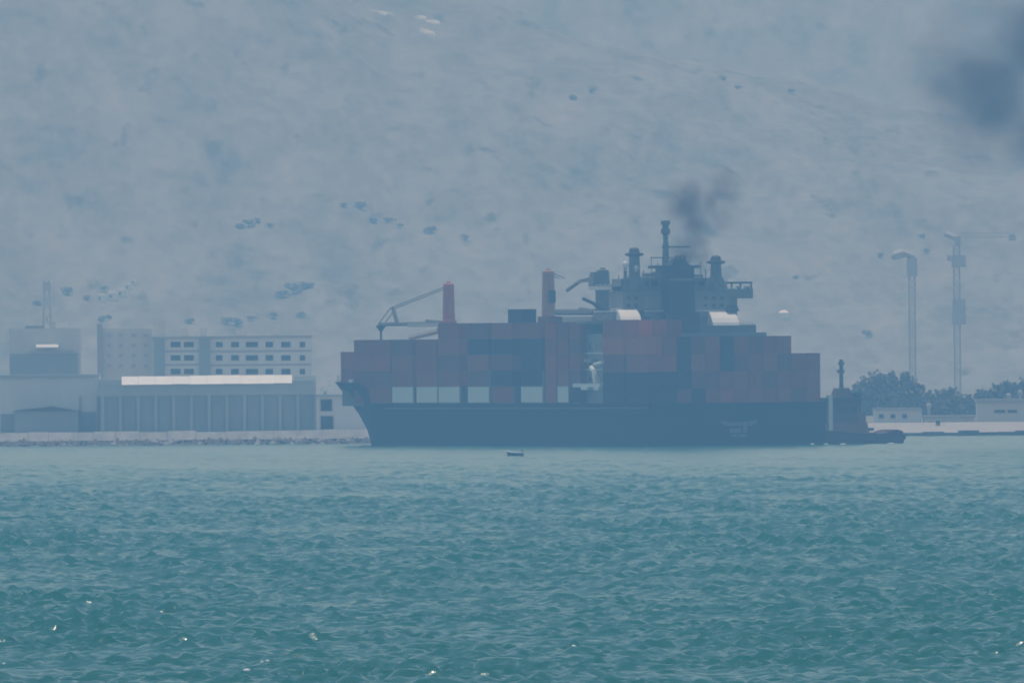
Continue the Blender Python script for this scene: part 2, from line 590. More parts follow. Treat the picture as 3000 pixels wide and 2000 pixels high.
# white deck houses above the aft boxes
def boat_cover(x0, x1, y0, y1):
    s0, s1, ta, tb, z0, z1 = rect('', x0, x1, y0, y1, 27.3, 3.4, M_white, None, build=False)
    v = []
    for f, zz, k in ((0.0, 0.0, 1.0), (0.06, 0.22, 1.0), (0.26, 0.55, 1.0), (0.52, 0.84, 0.98), (0.85, 1.0, 0.93)):
        tm_, hw_ = (ta + tb) / 2, (tb - ta) / 2 * k
        v += [(s0 + (s1 - s0) * f, tm_ - hw_, z0 + (z1 - z0) * zz), (s0 + (s1 - s0) * f, tm_ + hw_, z0 + (z1 - z0) * zz)]
    f_ = [(2 * i, 2 * i + 2, 2 * i + 3, 2 * i + 1) for i in range(4)]
    n_ = len(v)
    v += [(s1, ta, z0), (s1, tb, z0)]
    f_ += [(0, 1, n_ + 1, n_), (8, n_, n_ + 1, 9), tuple([0, n_] + [8, 6, 4, 2]), tuple([1, 3, 5, 7, 9, n_ + 1])]
    MB().add(v, f_, M_white).build('white_boat_cover', sup)
boat_cover(1821, 1881, 907, 951)
boat_cover(2089, 2166, 913, 953)
rect('stair_tower', 1881, 1888, 908, 953, 28.6, 2.6, M_dark, sup)
rect('life_raft_drum', 2132, 2166, 893, 911, 29.0, 1.6, M_dark, sup, taper=0.7)
rect('deck_house_base', 1800, 2215, 953, 990, 28.0, 3.4, M_grey, sup)
# funnel
fn = MB()
def funnel_box(x0, x1, y0, y1, s, ds, taper=1.0):
    fn.box(*rect('', x0, x1, y0, y1, s, ds, M_funnel, None, build=False), M_funnel, taper)
funnel_box(1950, 2050, 915, 992, 28.0, 5.2)
funnel_box(1958, 2036, 815, 915.2, 28.6, 4.4)
funnel_box(1940, 2034, 777, 815.3, 29.0, 3.8)
funnel_box(1966, 2022, 757, 777.3, 29.2, 3.2, 0.55)
funnel = fn.build('funnel', sup)
rect('funnel_band', 1964, 2034, 815.5, 822, 28.4, 4.8, M_house, funnel)
rect('funnel_platform', 1910, 2050, 777, 786, 30.0, 2.2, M_dark, funnel)
for x in (1982, 1994, 2006):
    s = 30.5; t = t_of(x, s, 750)
    MB().bar((s, t, z_of(765, s, t)), (s, t, z_of(748, s, t)), 0.22, M_funnel, 8).build('exhaust_pipe', funnel)
# main mast
s = 38.6; t = t_of(1950, s, 700)
zm = lambda y: z_of(y, s, t)
mast = MB()
mast.lathe((s, t, 0), [(0.75, zm(816)), (0.62, zm(760)), (0.5, zm(712)), (0.42, zm(706))], M_grey, 8)
mast.lathe((s, t, 0), [(0.35, zm(708)), (0.4, zm(700)), (0.52, zm(696)), (0.35, zm(692)), (0.5, zm(688)), (0.78, zm(682)), (0.78, zm(672)), (0.52, zm(668)), (0.55, zm(660)), (0.8, zm(656)), (0.8, zm(647)), (0.2, zm(645))], M_grey, 10)
mast = mast.build('mast', sup)
MB().box(s - 0.35, s + 0.35, t - 4.1, t + 0.6, zm(726), zm(721), M_dark).build('radar_scanner', mast)
MB().box(s - 0.3, s + 0.3, t - 2.6, t + 2.6, zm(756), zm(753), M_dark).build('mast_yard', mast)
# twin vent posts
def vent_post(x, ytop, ybase, w):
    s = 34.0; t = t_of(x, s, ytop)
    zz = lambda y: z_of(y, s, t)
    b = MB()
    b.lathe((s, t, 0), [(w * 1.9, zz(ybase)), (w * 1.7, zz(ybase - 22)), (w * 0.95, zz(ybase - 44)), (w * 0.85, zz(ytop + 26)), (w * 0.85, zz(ytop + 23))], M_grey, 12)
    b.lathe((s, t, 0), [(w * 0.9, zz(ytop + 26)), (w * 1.5, zz(ytop + 23)), (w * 1.5, zz(ytop + 17)), (w * 0.9, zz(ytop + 15)), (w * 0.75, zz(ytop + 4)), (w * 0.4, zz(ytop))], M_dark, 12)
    return b.build('vent_post', sup)
vp = vent_post(1858, 725, 852, 1.05)
vp2 = vent_post(2097, 748, 852, 1.05)
def dome(x, y, r, parent):
    s = 33.0; t = t_of(x, s, y); z = z_of(y, s, t)
    prof = [(r * 0.55, -r * 1.9), (r * 0.5, -r), (r * 0.9, -r * 0.7), (r, 0), (r * 0.85, r * 0.5), (r * 0.5, r * 0.85), (r * 0.06, r)]
    MB().lathe((s, t, z), prof, M_white, 12).build('radome', parent)
dome(1832, 774, 0.55, vp)
dome(1864, 783, 0.38, vp)
s = 33.0; t = t_of(1832, s, 790)
MB().bar((s, t, z_of(852, s, t)), (s, t, z_of(786, s, t)), 0.3, M_grey, 8).build('radome_post', vp)
# rails, aerials and small gear that break up the outline of the house
for (x0, x1, y) in ((1824, 1955, 811), (2034, 2076, 811), (2080, 2200, 841), (1746, 1796, 833), (1792, 1820, 903), (2140, 2164, 903), (1800, 1955, 984), (2036, 2210, 948)):
    rl = MB()
    sR_ = 36.4 if y < 845 else (32.0 if y < 950 else 28.3)
    rl.box(*rect('', x0, x1, y, y + 1.6, sR_, 0.12, M_white, None, build=False), M_white)
    for q in range(int((x1 - x0) / 13) + 1):
        xx = min(x0 + q * 13, x1 - 2)
        rl.box(*rect('', xx, xx + 1.8, y + 1.6, y + 6.5, sR_, 0.12, M_white, None, build=False), M_white)
    rl.build('deck_rail', sup)['kind'] = 'stuff'
for (x, y0, y1, w_) in ((1908, 752, 817, 1.6), (1926, 770, 817, 2.4), (2052, 764, 817, 1.8), (2066, 788, 817, 3.0), (1884, 792, 817, 3.4), (2128, 816, 847, 1.8), (1812, 806, 840, 1.8)):
    rect('aerial', x, x + w_, y0, y1, 38.0, 0.12, M_grey, sup)
for (x0, x1, y0, y1) in ((1888, 1914, 800, 817), (2040, 2060, 804, 817), (1918, 1936, 796, 817)):
    rect('roof_locker', x0, x1, y0, y1, 37.4, 1.6, M_house, sup)
for (x0, x1, y0, y1) in ((1896, 1938, 868, 900), (1905, 1948, 925, 975), (2050, 2072, 930, 955)):
    rect('deck_gear', x0, x1, y0, y1, 30.4, 1.0, M_house if x0 < 1900 else M_grey, sup)
# boat davit on the port side
dv = MB()
s = 36.0
def SP(px, py, s=36.0):
    t = t_of(px, s, py)
    return (s, t, z_of(py, s, t))
dv.bar(SP(1706, 874), SP(1742, 890), 0.28, M_dark).bar(SP(1742, 890), SP(1770, 906), 0.42, M_dark).bar(SP(1770, 906), SP(1788, 926), 0.5, M_dark).bar(SP(1788, 926), SP(1787, 975), 0.42, M_dark)
dv.build('boat_davit', sup)
MB().box(35.2, 37.0, t_of(1780, 36), t_of(1722, 36), z_of(979, 36, 15), z_of(951, 36, 15), M_funnel, 0.8).build('lifeboat', sup)
rect('boat_deck', 1716, 1800, 940, 948, 34.5, 5.0, M_house, sup)
# accommodation ladder: platform, stairs, bright treads
al = MB()
al.box(s_of(1760, 15.6, 1130), s_of(1681, 15.6, 1130), 14.5, 15.8, z_of(1134, 38, 15), z_of(1123, 38, 15), M_white)
al.box(s_of(1720, 15.9, 1140), s_of(1702, 15.9, 1140), 15.0, 15.9, z_of(1142, 38, 15), z_of(1133.6, 38, 15), M_white)
al.box(s_of(1752, 15.9, 1140), s_of(1738, 15.9, 1140), 15.0, 15.9, z_of(1143, 38, 15), z_of(1133.6, 38, 15), M_white)
al = al.build('accommodation_ladder', ship)
st_ = MB()
pA = (s_of(1745, 15.4, 1123), 15.4, z_of(1123, 36, 15)); pB = (s_of(1740, 15.4, 1080), 15.4, z_of(1086, 36, 15))
st_.bar(pA, pB, 0.42, M_white)
pC = (s_of(1732, 15.4, 1080), 15.4, z_of(1076, 36, 15))
st_.bar(pB, pC, 0.4, M_white)
st_.build('stair_flight', al)
MB().bar((s_of(1742, 15.4, 1067), 15.4, z_of(1067, 36, 15)), (s_of(1766, 15.4, 1061), 15.4, z_of(1061, 36, 15)), 0.32, M_white).build('stair_flight', al)
MB().box(s_of(1735, 15.2, 1056), s_of(1713, 15.2, 1056), 14.6, 15.4, z_of(1062, 36, 15), z_of(1051, 36, 15), M_house).build('landing', al)

# ---- deck cranes
def crane(x, ytop, ybase, s, w, m, jib_pts, wire_pts, cab, truss):
    tc = t_of(x, s, ytop)
    zz = lambda y: z_of(y, s, tc)
    b = MB()
    b.lathe((s, tc, 0), [(w, DECK - 0.4), (w, zz(ybase)), (w * 1.18, zz(ybase - 2)), (w * 1.18, zz(ybase - 8)), (w * 0.95, zz(ybase - 12)), (w * 0.82, zz(ytop + 20)), (w * 0.85, zz(ytop + 18)), (w * 0.8, zz(ytop + 8)), (w * 0.4, zz(ytop + 5)), (w * 0.3, zz(ytop))], m, 12)
    c = b.build('deck_crane', ship)
    j = MB()
    P = lambda px, py: Vector((s_of(px, tc, py), tc, z_of(py, s_of(px, tc, py), tc)))
    a, bb = P(*jib_pts[0]), P(*jib_pts[1])
    j.box(min(a.x, bb.x), max(a.x, bb.x), tc - 0.7, tc + 0.7, min(a.z, bb.z), max(a.z, bb.z), M_jib)
    j.build('jib', c)
    tr = MB()
    for (p, q, r) in truss:
        tr.bar(P(*p), P(*q), r, M_grey)
    tr.build('jib_truss', c)
    wr = MB()
    for (p, q) in (wire_pts or [(jib_pts[0], (x, ytop + 20))]):
        for off in (-0.5, 0.5):
            pp, qq = P(*p), P(*q)
            pp.y += off; qq.y += off
            wr.bar(pp, qq, 0.09, M_grey, 5)
    wr.build('luffing_wire', c)
    if cab:
        x0, x1, y0, y1 = cab
        rect('operator_cab', x0, x1, y0, y1, s - w - 0.9, 1.0, M_dark, c)
    return c, tc
s_c1 = s_of(1314, 0.5, 900)
c1, tc1 = crane(1314, 824, 948, s_c1, 1.15, M_orange, ((1292, 946), (1205, 958)), [((1306, 842), (1152, 902)), ((1152, 902), (1118, 948))], None,
                [((1292, 947), (1112, 950), 0.35), ((1250, 940), (1292, 944), 0.3), ((1152, 904), (1164, 946), 0.4)])
s_c2 = s_of(1606, 0.5, 900)
c2, tc2 = crane(1606, 787, 942, s_c2, 1.25, M_tan, ((1632, 928), (1744, 946)), [((1612, 800), (1645, 815))], (1612, 1628, 850, 886),
                [((1632, 914), (1742, 914), 0.55), ((1742, 912), (1748, 948), 0.5), ((1700, 906), (1742, 912), 0.4)])
s_c3 = s_of(1768, 2.0, 820)
c3, tc3 = crane(1766, 784, 842, s_c3, 1.3, M_grey, ((1700, 824), (1745, 827)), [], None,
                [((1752, 816), (1700, 823), 0.35), ((1700, 823), (1662, 850), 0.3)])
rect('machine_house', 1738, 1784, 797, 838, s_c3 - 1.6, 3.0, M_grey, c3, 0.8)
# jib rest in front of crane one
jr = MB()
s = s_of(1116, 9.0, 960); tt = 9.0
jr.bar((s, tt, DECK - 0.3), (s, tt, z_of(968, s, tt)), 0.22, M_grey, 6)
jr.lathe((s, tt, 0), [(0.25, z_of(970, s, tt)), (0.85, z_of(957, s, tt)), (0.85, z_of(953, s, tt))], M_dark, 8)
jr.build('jib_rest', ship)
MB().bar((s_of(1205, 2, 970), 2, z_of(986, 150, 2)), (s_of(1288, 2, 970), 2, z_of(966, 130, 2)), 0.6, M_jib, 6).build('lashing_beam', ship)

# ---- containers: every box is a thing of its own
CW, CH20, CH40 = 2.44, 6.06, 12.19
_cache = {}
def container_mesh(L, H, colour):
    key = (L, H, colour)
    if key in _cache:
        return _cache[key]
    bm = bmesh.new()
    bmesh.ops.create_cube(bm, size=1.0, matrix=Matrix.Diagonal((L, CW, H, 1)))
    bmesh.ops.translate(bm, verts=bm.verts, vec=(0, 0, H / 2))
    faces = [f for f in bm.faces if abs(f.normal.z) < 0.5]
    for f in faces:
        end = abs(f.normal.x) > 0.5
        r = bmesh.ops.inset_individual(bm, faces=[f], thickness=0.16, depth=-0.04)
        if not end:
            # shallow corrugation on the long sides
            ed = [e for e in f.edges if abs(e.verts[0].co.z - e.verts[1].co.z) < 0.01]
            res = bmesh.ops.subdivide_edges(bm, edges=ed, cuts=9)
            xs = sorted({round(v.co.x, 3) for v in res['geom_inner'] if isinstance(v, bmesh.types.BMVert)})
            for v in res['geom_inner']:
                if isinstance(v, bmesh.types.BMVert) and xs.index(round(v.co.x, 3)) % 2:
                    v.co.y -= math.copysign(0.06, v.co.y)
        else:
            # two door leaves with a seam between
            ed = [e for e in f.edges if abs(e.verts[0].co.z - e.verts[1].co.z) < 0.01]
            res = bmesh.ops.subdivide_edges(bm, edges=ed, cuts=3)
            for v in res['geom_inner']:
                if isinstance(v, bmesh.types.BMVert) and abs(v.co.y) < 0.05:
                    v.co.x -= math.copysign(0.05, v.co.x)
    me = bpy.data.meshes.new('container')
    bm.to_mesh(me); bm.free()
    me.materials.append(CONT[colour])
    _cache[key] = me
    return me
ORD = ['first', 'second', 'third', 'fourth', 'fifth', 'sixth', 'seventh', 'eighth', 'ninth', 'tenth', 'eleventh', 'twelfth', 'thirteenth']
LVL = ['bottom', 'second', 'third', 'fourth', 'fifth', 'sixth']
CNAME = {'red': 'red', 'brown': 'brownish red', 'orange': 'orange', 'mauve': 'faded red', 'blue': 'dark blue', 'slate': 'dull purple', 'white': 'white'}
def put(s0, t, z, L, H, colour, label, group):
    o = bpy.data.objects.new('shipping_container', container_mesh(L, H, colour))
    COL.objects.link(o)
    o.location = to_world(s0 + L / 2 + random.uniform(-0.05, 0.05), t + random.uniform(-0.02, 0.02), z)
    o.rotation_euler = (0, 0, YAW)
    tag(o, label, 'container', group)
    return o
# forward block, port-most row; (left photo x, length, inboard shift, base z offset, colours from the bottom up)
FH = 2.655
BASE = z_of(1178.5, 110, 15)
bays = [
    (998, CH40, 1.9, 3.3, ['brown', 'red']),
    (1037, CH40, 0.9, 0.0, ['slate', 'slate', 'mauve', 'brown']),
    (1084, CH40, 0.0, 0.0, ['brown', 'slate', 'red', 'brown']),
    (1148, CH40, 0.0, 0.0, ['white', 'brown', 'mauve', 'slate']),
    (1219, CH40, 0.0, 0.0, ['white', 'mauve', 'brown', 'brown']),
    (1284, CH40, 0.0, 0.0, ['white', 'brown', 'slate', 'mauve', 'brown']),
    (1370, CH40, 0.0, 0.0, ['white', 'slate', 'mauve', 'blue', 'slate']),
    (1440, CH40, 0.0, 0.0, ['brown', 'blue', 'slate', 'blue', 'mauve']),
    (1526, CH40, 0.0, 0.0, ['white', 'blue', 'blue', 'blue', 'brown']),
    (1597, CH20, 0.0, 0.0, ['red', 'mauve', 'red', 'brown', 'red']),
    (1633, CH20, 0.0, 0.0, ['white', 'mauve', 'brown', 'brown', 'slate']),
    (1668, CH20, 0.0, 0.0, ['blue', 'slate', 'brown', 'slate', 'brown']),
]
for i, (x, L, ins, dz, cols) in enumerate(bays):
    tt = 14.2 - ins
    s1 = s_of(x + 0.3, tt + CW / 2, 1080)
    for j, c in enumerate(cols):
        lev = 'top' if j == len(cols) - 1 else LVL[j]
        put(s1 - L, tt, BASE + dz + j * FH, L, FH - 0.008, c,
            f"{CNAME[c]} container, {lev} tier, {ORD[i]} column from the bow on the ship's side", 'containers along the port side')
    # hatch coaming carrying the stack
    MB().box(s1 - L, s1, 12.4 - ins, 15.2 - ins, min(zfloor(s1), zfloor(s1 - L)) - 0.02, BASE + dz - 0.02, M_dark).build('hatch_coaming', ship)
# dark boxes added so the gaps between the bays read as shade
for i in range(2, len(bays) - 1):
    x, L = bays[i][0], bays[i][1]
    s_aft = s_of(x + 0.3, 14.2 + CW / 2, 1080) - L
    s_next = s_of(bays[i + 1][0] + 0.3, 14.2 + CW / 2, 1080)
    gap = s_aft - s_next
    if gap > 0.25:
        w_ = min(gap - 0.12, 1.2)
        MB().box(s_aft - 0.06 - w_, s_aft - 0.06, 12.6, 15.46, DECK - 0.37, BASE + FH * (1.02 if i % 2 else 2.02), M_dark).build('gap_shade_box', ship)
# two loose dark boxes above the fifth tier, left of the tan crane
zt5 = BASE + 5 * FH
put(s_of(1527, 13.0, 930), 11.6, zt5, 8.2, 2.25, 'blue', 'dark blue box lying on top of the stack left of the tan deck crane', None)
put(s_of(1588, 13.0, 930) - 3, 11.6, zt5, 6.06, 1.0, 'slate', 'low dull purple box on top of the stack in front of the tan deck crane', None)

# aft block: twelve rows wide, two bays deep
AH = 2.87
ABASE = z_of(1189, 0.6, 0)
aft = [  # row from port to starboard, colours bottom up
    ['blue', 'blue', 'mauve', 'orange'], ['blue', 'blue', 'red', 'brown'], ['slate', 'blue', 'blue', 'blue'], ['blue', 'slate', 'mauve', 'slate'],
    ['brown', 'slate', 'brown', 'mauve'], ['red', 'brown', 'blue', 'blue'], ['brown', 'mauve', 'slate', 'brown'], ['mauve', 'brown', 'brown', 'slate'],
    ['brown', 'slate', 'mauve', 'brown'], ['mauve', 'brown', 'slate', 'mauve'], ['slate', 'brown', 'brown'], ['brown', 'mauve', 'brown'],
]
for i, cols in enumerate(aft):
    tt = 0.4 + (5.5 - i) * 2.475
    for j, c in enumerate(cols):
        lev = 'top' if j == len(cols) - 1 else LVL[j]
        put(0.6, tt, ABASE + j * AH, CH40, AH - 0.008, c, f"{CNAME[c]} container end, {lev} tier, {ORD[i]} column from the left on the stern", 'containers stacked on the stern')
for j, c in enumerate(['blue', 'blue', 'slate', 'orange', 'mauve']):
    put(13.6, 0.4 + 5.5 * 2.475, ABASE + j * AH, CH40, AH - 0.008, c, f"{CNAME[c]} container, {'top' if j == 4 else LVL[j]} tier, just left of the stern stacks", 'containers left of the stern stacks')
for i in range(1, 4):
    put(13.6, 0.4 + (5.5 - i) * 2.475, ABASE + 4 * AH, CH40, AH - 0.03, ['orange', 'mauve', 'slate'][i - 1],
        f"{CNAME[['orange', 'mauve', 'slate'][i - 1]]} container showing above the stern stacks, {ORD[i]} one right of their left edge", 'containers behind the stern stacks')
    MB().box(13.6, 25.7, 0.4 + (5.5 - i) * 2.475 - 1.2, 0.4 + (5.5 - i) * 2.475 + 1.2, DECK - 0.3, ABASE + 4 * AH - 0.02, M_dark).build('cell_guide', ship)
MB().box(0.5, 26.0, -14.6, 15.3, DECK - 0.34, ABASE - 0.02, M_dark).build('hatch_coaming', ship)

# ------------------------------------------------------------------ tug on the starboard quarter
TY = 5036.0
tp = W(2634, 1299, TY)
TA = math.radians(197)
tug = empty('tugboat', (tp.x, TY, 0), TA)
tag(tug, 'dark harbour tug with tall mast pushing at the stern of the ship', 'tugboat')
TS = F / TY * math.cos(math.radians(17))
U = lambda px: (2634 - px) / TS
TZ = lambda py, px=2520: CZ - (unroll(px, py)[1] - HZ) * (TY - 3) / F
def loft(name, us, bs, zs, m, parent):
    v, f = [], []
    for u, b, z in zip(us, bs, zs):
        v += [(u, b * 0.85, -1.5), (u, b, 0.4), (u, b * 1.03, z), (u, -b * 1.03, z), (u, -b, 0.4), (u, -b * 0.85, -1.5)]
    for i in range(len(us) - 1):
        for j in range(5):
            a = i * 6 + j
            f.append((a, a + 1, a + 7, a + 6))
    f.append(tuple(range(6))); f.append(tuple(reversed(range((len(us) - 1) * 6, len(us) * 6))))
    return MB().add(v, f, m).build(name, parent)
th = loft('hull', [0, 0.5, 1.5, 2.4, 3.4, 6, 9, 14, 18, 20.5, 22], [2.6, 3.4, 3.8, 4.0, 4.2, 4.3, 4.3, 4.2, 3.5, 2.2, 0.7],
          [1.6, 2.1, 2.35, 2.2, 1.75, 1.7, 1.8, 2.3, 3.0, 3.4, 3.6], M_tughull, tug)
fe = MB()
for i in range(7):
    a = math.pi * i / 6
    fe.lathe((0.3 + 0.0 * i, -3.0 + i * 1.0, 0.6), [(0.3, 0), (0.48, 0.2), (0.48, 0.7), (0.3, 0.9)], M_rubber, 8)
fe.build('tyre_fender', th)
M_wheel = mat('weathered wheelhouse paint', (0.17, 0.11, 0.11), 0.8, 0.15, 0.6, spec=0.2)
dh = MB().box(U(2532), 16, -2.9, 2.9, 1.5, TZ(1238), M_tug, 0.94).build('deck_house', tug)
wh = MB().box(U(2506), 14.5, -2.4, 2.4, TZ(1238) - 0.05, TZ(1170), M_wheel, 0.97).build('wheelhouse', tug)
for k, (a, b_) in enumerate(((2498, 2482), (2478, 2462), (2458, 2442))):
    MB().box(U(a), U(b_), 2.33, 2.46, TZ(1205), TZ(1188), M_glass).build('window', wh)
MB().box(U(2512), 15, -2.8, 2.8, TZ(1176) - 0.04, TZ(1164), M_dark).build('roof', wh)
MB().lathe((U(2504), 1.8, 0), [(0.5, TZ(1240)), (0.55, TZ(1200)), (0.5, TZ(1160)), (0.75, TZ(1157)), (0.7, TZ(1150))], M_dark, 10).build('funnel', tug)
MB().lathe((U(2504), -1.8, 0), [(0.5, TZ(1240)), (0.55, TZ(1200)), (0.5, TZ(1160)), (0.75, TZ(1157)), (0.7, TZ(1150))], M_dark, 10).build('funnel', tug)
tm = MB()
um = U(2466)
tm.bar((um, -0.9, TZ(1165)), (um, 0, TZ(1085)), 0.22, M_grey).bar((um, 0.9, TZ(1165)), (um, 0, TZ(1085)), 0.22, M_grey).bar((um, 0, TZ(1165)), (um, 0, TZ(1052)), 0.32, M_grey)
tm.box(um - 0.3, um + 0.5, -0.8, 0.8, TZ(1092), TZ(1082), M_grey).box(um - 0.4, um + 0.4, -0.5, 0.5, TZ(1068), TZ(1060), M_grey)
tm.build('mast', tug)
MB().box(U(2492), U(2440), -1.4, 1.4, TZ(1165) - 0.05, TZ(1136), M_wheel, 0.7).build('upper_bridge', tug)
MB().box(U(2524), U(2506) + 0.4, -2.6, 2.6, TZ(1240) - 0.05, TZ(1205), M_tug, 0.92).build('engine_casing', tug)
MB().box(U(2555), U(2532), -1.0, 1.0, TZ(1262), TZ(1253), M_dark).bar((U(2540), 0, 1.6), (U(2540), 0, TZ(1258)), 0.35, M_dark).build('towing_winch', tug)
MB().box(U(2594), U(2556), 1.0, 2.2, 1.6, TZ(1264), M_orange).box(U(2594), U(2556), 2.2, 2.25, TZ(1271), TZ(1266), M_white).build('deck_locker', tug)
MB().bar((U(2604), 1.0, 1.2), (U(2604), 1.0, TZ(1262)), 0.3, M_dark).bar((U(2604), -1.0, 1.2), (U(2604), -1.0, TZ(1262)), 0.3, M_dark).build('towing_bitt', tug)
MB().box(U(2424), U(2412), 1.5, 3.0, 1.9, TZ(1156), M_white).build('bow_locker', tug)

# ------------------------------------------------------------------ small boat in the foreground of the ship
by = 4622.0
bp_ = W(1508, 1337, by)
boat = empty('small_boat', (bp_.x, by, 0), math.radians(176))
tag(boat, 'tiny dark open boat with a pale gunwale in front of the big hull', 'boat')
def small_boat():
    us = [-1.25, -0.9, -0.3, 0.4, 0.9, 1.15]
    bs = [0.5, 0.6, 0.62, 0.52, 0.3, 0.04]
    zs = [0.55, 0.5, 0.5, 0.56, 0.66, 0.74]
    v, f = [], []
    for u, b, z in zip(us, bs, zs):
        v += [(u, b * 0.6, -0.15), (u, b, z), (u, b - 0.07, z), (u, 0, 0.1), (u, -b + 0.07, z), (u, -b, z), (u, -b * 0.6, -0.15)]
    for i in range(len(us) - 1):
        for j in range(6):
            a = i * 7 + j
            f.append((a, a + 1, a + 8, a + 7))
    f.append(tuple(range(7))); f.append(tuple(reversed(range((len(us) - 1) * 7, len(us) * 7))))
    h = MB().add(v, f, M_hull).build('hull', boat)
    g = MB()
    for i in range(len(us) - 1):
        for sd_ in (1, -1):
            g.bar((us[i], sd_ * bs[i], zs[i] + 0.10), (us[i + 1], sd_ * bs[i + 1], zs[i + 1] + 0.10), 0.11, M_white, 6)
    g.build('gunwale', h)
    MB().box(-1.3, -0.95, -0.25, 0.25, 0.15, 1.0, M_dark, 0.8).bar((-1.3, 0, 0.4), (-1.35, 0, -0.3), 0.08, M_dark).build('outboard_motor', boat)
    MB().box(0.75, 1.1, -0.3, 0.3, 0.45, 0.8, M_dark, 0.7).build('bow_locker', boat)
    MB().box(-0.35, -0.05, -0.52, 0.52, 0.38, 0.44, M_grey).build('thwart', boat)
small_boat()

# ------------------------------------------------------------------ harbour on the left
def fbox(name, x0, x1, y0, y1, Y, depth, m, parent, taper=1.0, origin=None):
    """box whose front face at distance Y spans the photo rectangle; y1=None stands it on the land"""
    xm = (x0 + x1) / 2
    ym = (y0 + (y1 if y1 is not None else y0)) / 2
    a, b = W(x0, ym, Y), W(x1, ym, Y)
    z1 = W(xm, y0, Y).z
    z0 = W(xm, y1, Y).z if y1 is not None else 1.9
    ox, oy, oz = (origin.location if origin is not None else (0, 0, 0))
    return MB().box(a.x - ox, b.x - ox, Y - oy, Y + depth - oy, z0 - oz, z1 - oz, m, taper).build(name, parent)
_wm = {}
def window(parent, x0, x1, y0, y1, Y, org, frame_m, pane_m=None):
    """framed, recessed window"""
    xm, ym = (x0 + x1) / 2, (y0 + y1) / 2
    c = W(xm, ym, Y)
    w, h = (x1 - x0) * Y / F, (y1 - y0) * Y / F
    key = (round(w, 2), round(h, 2), frame_m.name)
    if key not in _wm:
        b = MB()
        t = 0.14
        b.box(-w / 2, w / 2, -0.12, 0.05, h / 2 - t, h / 2, frame_m).box(-w / 2, w / 2, -0.12, 0.05, -h / 2, -h / 2 + t, frame_m)
        b.box(-w / 2, -w / 2 + t, -0.12, 0.05, -h / 2 + t, h / 2 - t, frame_m).box(w / 2 - t, w / 2, -0.12, 0.05, -h / 2 + t, h / 2 - t, frame_m)
        b.box(-w / 2 + t, w / 2 - t, -0.03, 0.05, -h / 2 + t, h / 2 - t, pane_m or M_glass)
        _wm[key] = b.mesh('window')
    o = bpy.data.objects.new('window', _wm[key])
    COL.objects.link(o)
    o.parent = parent
    o.location = c - org.location
    return o
def base(px, Y, name, label, cat, group=None):
    o = empty(name, (W(px, 1200, Y).x, Y, 2.0))
    tag(o, label, cat, group)
    return o

# breakwater: pale cap wall on dark rocks
bw = empty('breakwater', (W(450, 1290, 5256).x, 5256, 0))
tag(bw, 'low pale stone breakwater with dark rocks along its foot, left of the ship', 'breakwater')
xa, xb = W(-260, 1270, 5256).x - bw.location.x, W(1500, 1270, 5256).x - bw.location.x
cap = MB()
x = xa
r_ = random.Random(3)
while x < xb:
    w = r_.uniform(3.2, 5.4)
    xe, yf, zt_ = min(x + w - 0.06, xb), r_.uniform(-0.15, 0.15), 2.35 + r_.uniform(-0.16, 0.16)
    v = [(x, -0.7 + yf, 0.9), (xe, -0.7 + yf, 0.9), (xe, 4.2, 0.9), (x, 4.2, 0.9), (x, 1.5 + yf, zt_), (xe, 1.5 + yf, zt_), (xe, 4.2, zt_), (x, 4.2, zt_)]
    MB().add(v, [(0, 3, 2, 1), (4, 5, 6, 7), (0, 1, 5, 4), (1, 2, 6, 5), (2, 3, 7, 6), (3, 0, 4, 7)], M_stone).build('wall_block', bw)
    x += w
MB().box(xa, xb, 1.25, 4.0, -2.0, 1.2, M_rock).build('core', bw)
rk = MB()
for i in range(900):
    x, y = r_.uniform(xa, xb), r_.uniform(-3.4, -0.3)
    z = 0.75 + (y + 0.3) * 0.36 + r_.uniform(-0.15, 0.12)
    s = r_.uniform(0.35, 0.85)
    v = []
    for a, b, c in ((1, 0, 0), (-1, 0, 0), (0, 1, 0), (0, -1, 0), (0, 0, 1), (0, 0, -1)):
        k = s * r_.uniform(0.7, 1.25)
        v.append((x + a * k + r_.uniform(-0.1, 0.1), y + b * k, z + c * k * 0.75))
    rk.add(v, [(0, 2, 4), (2, 1, 4), (1, 3, 4), (3, 0, 4), (2, 0, 5), (1, 2, 5), (3, 1, 5), (0, 3, 5)], M_stone if r_.random() < 0.1 else M_rock)
ro = rk.build('rock_armour', bw)
ro['kind'] = 'stuff'

# long transit shed with the white roof
YS = 5300.0
sh = base(600, YS, 'transit_shed', 'long blue grey harbour shed under a brilliant white roof', 'warehouse')
fbox('wall', 292, 922, 1124, None, YS, 26.0, M_wall_blue, sh, origin=sh)
fbox('wall_band', 290, 924, 1126, 1158, YS - 0.25, 0.3, M_wall_mid, sh, origin=sh)
rf = MB()
a, b_ = W(356, 1124, YS), W(856, 1124, YS)
zr0, zr1 = W(600, 1125, YS).z + 0.05, W(600, 1100, YS).z
ox, oz = sh.location.x, sh.location.z
n = 10
for i in range(n):
    x0 = a.x + (b_.x - a.x) * i / n + 0.02
    x1 = a.x + (b_.x - a.x) * (i + 1) / n - 0.02
    ja, jb = r_.uniform(-0.04, 0.05), r_.uniform(-0.07, 0.07)
    v = [(x0 - ox, -0.6, zr0 - oz + ja), (x1 - ox, -0.6, zr0 - oz + ja * 0.5), (x1 - ox, 1.7, zr1 - oz + jb), (x0 - ox, 1.7, zr1 - oz + jb * 0.6)]
    v += [(p[0], p[1], p[2] - 0.12) for p in v]
    MB().add(v, [(0, 1, 2, 3), (7, 6, 5, 4), (0, 4, 5, 1), (1, 5, 6, 2), (2, 6, 7, 3), (3, 7, 4, 0)], M_roof_white).build('roof_panel', sh)
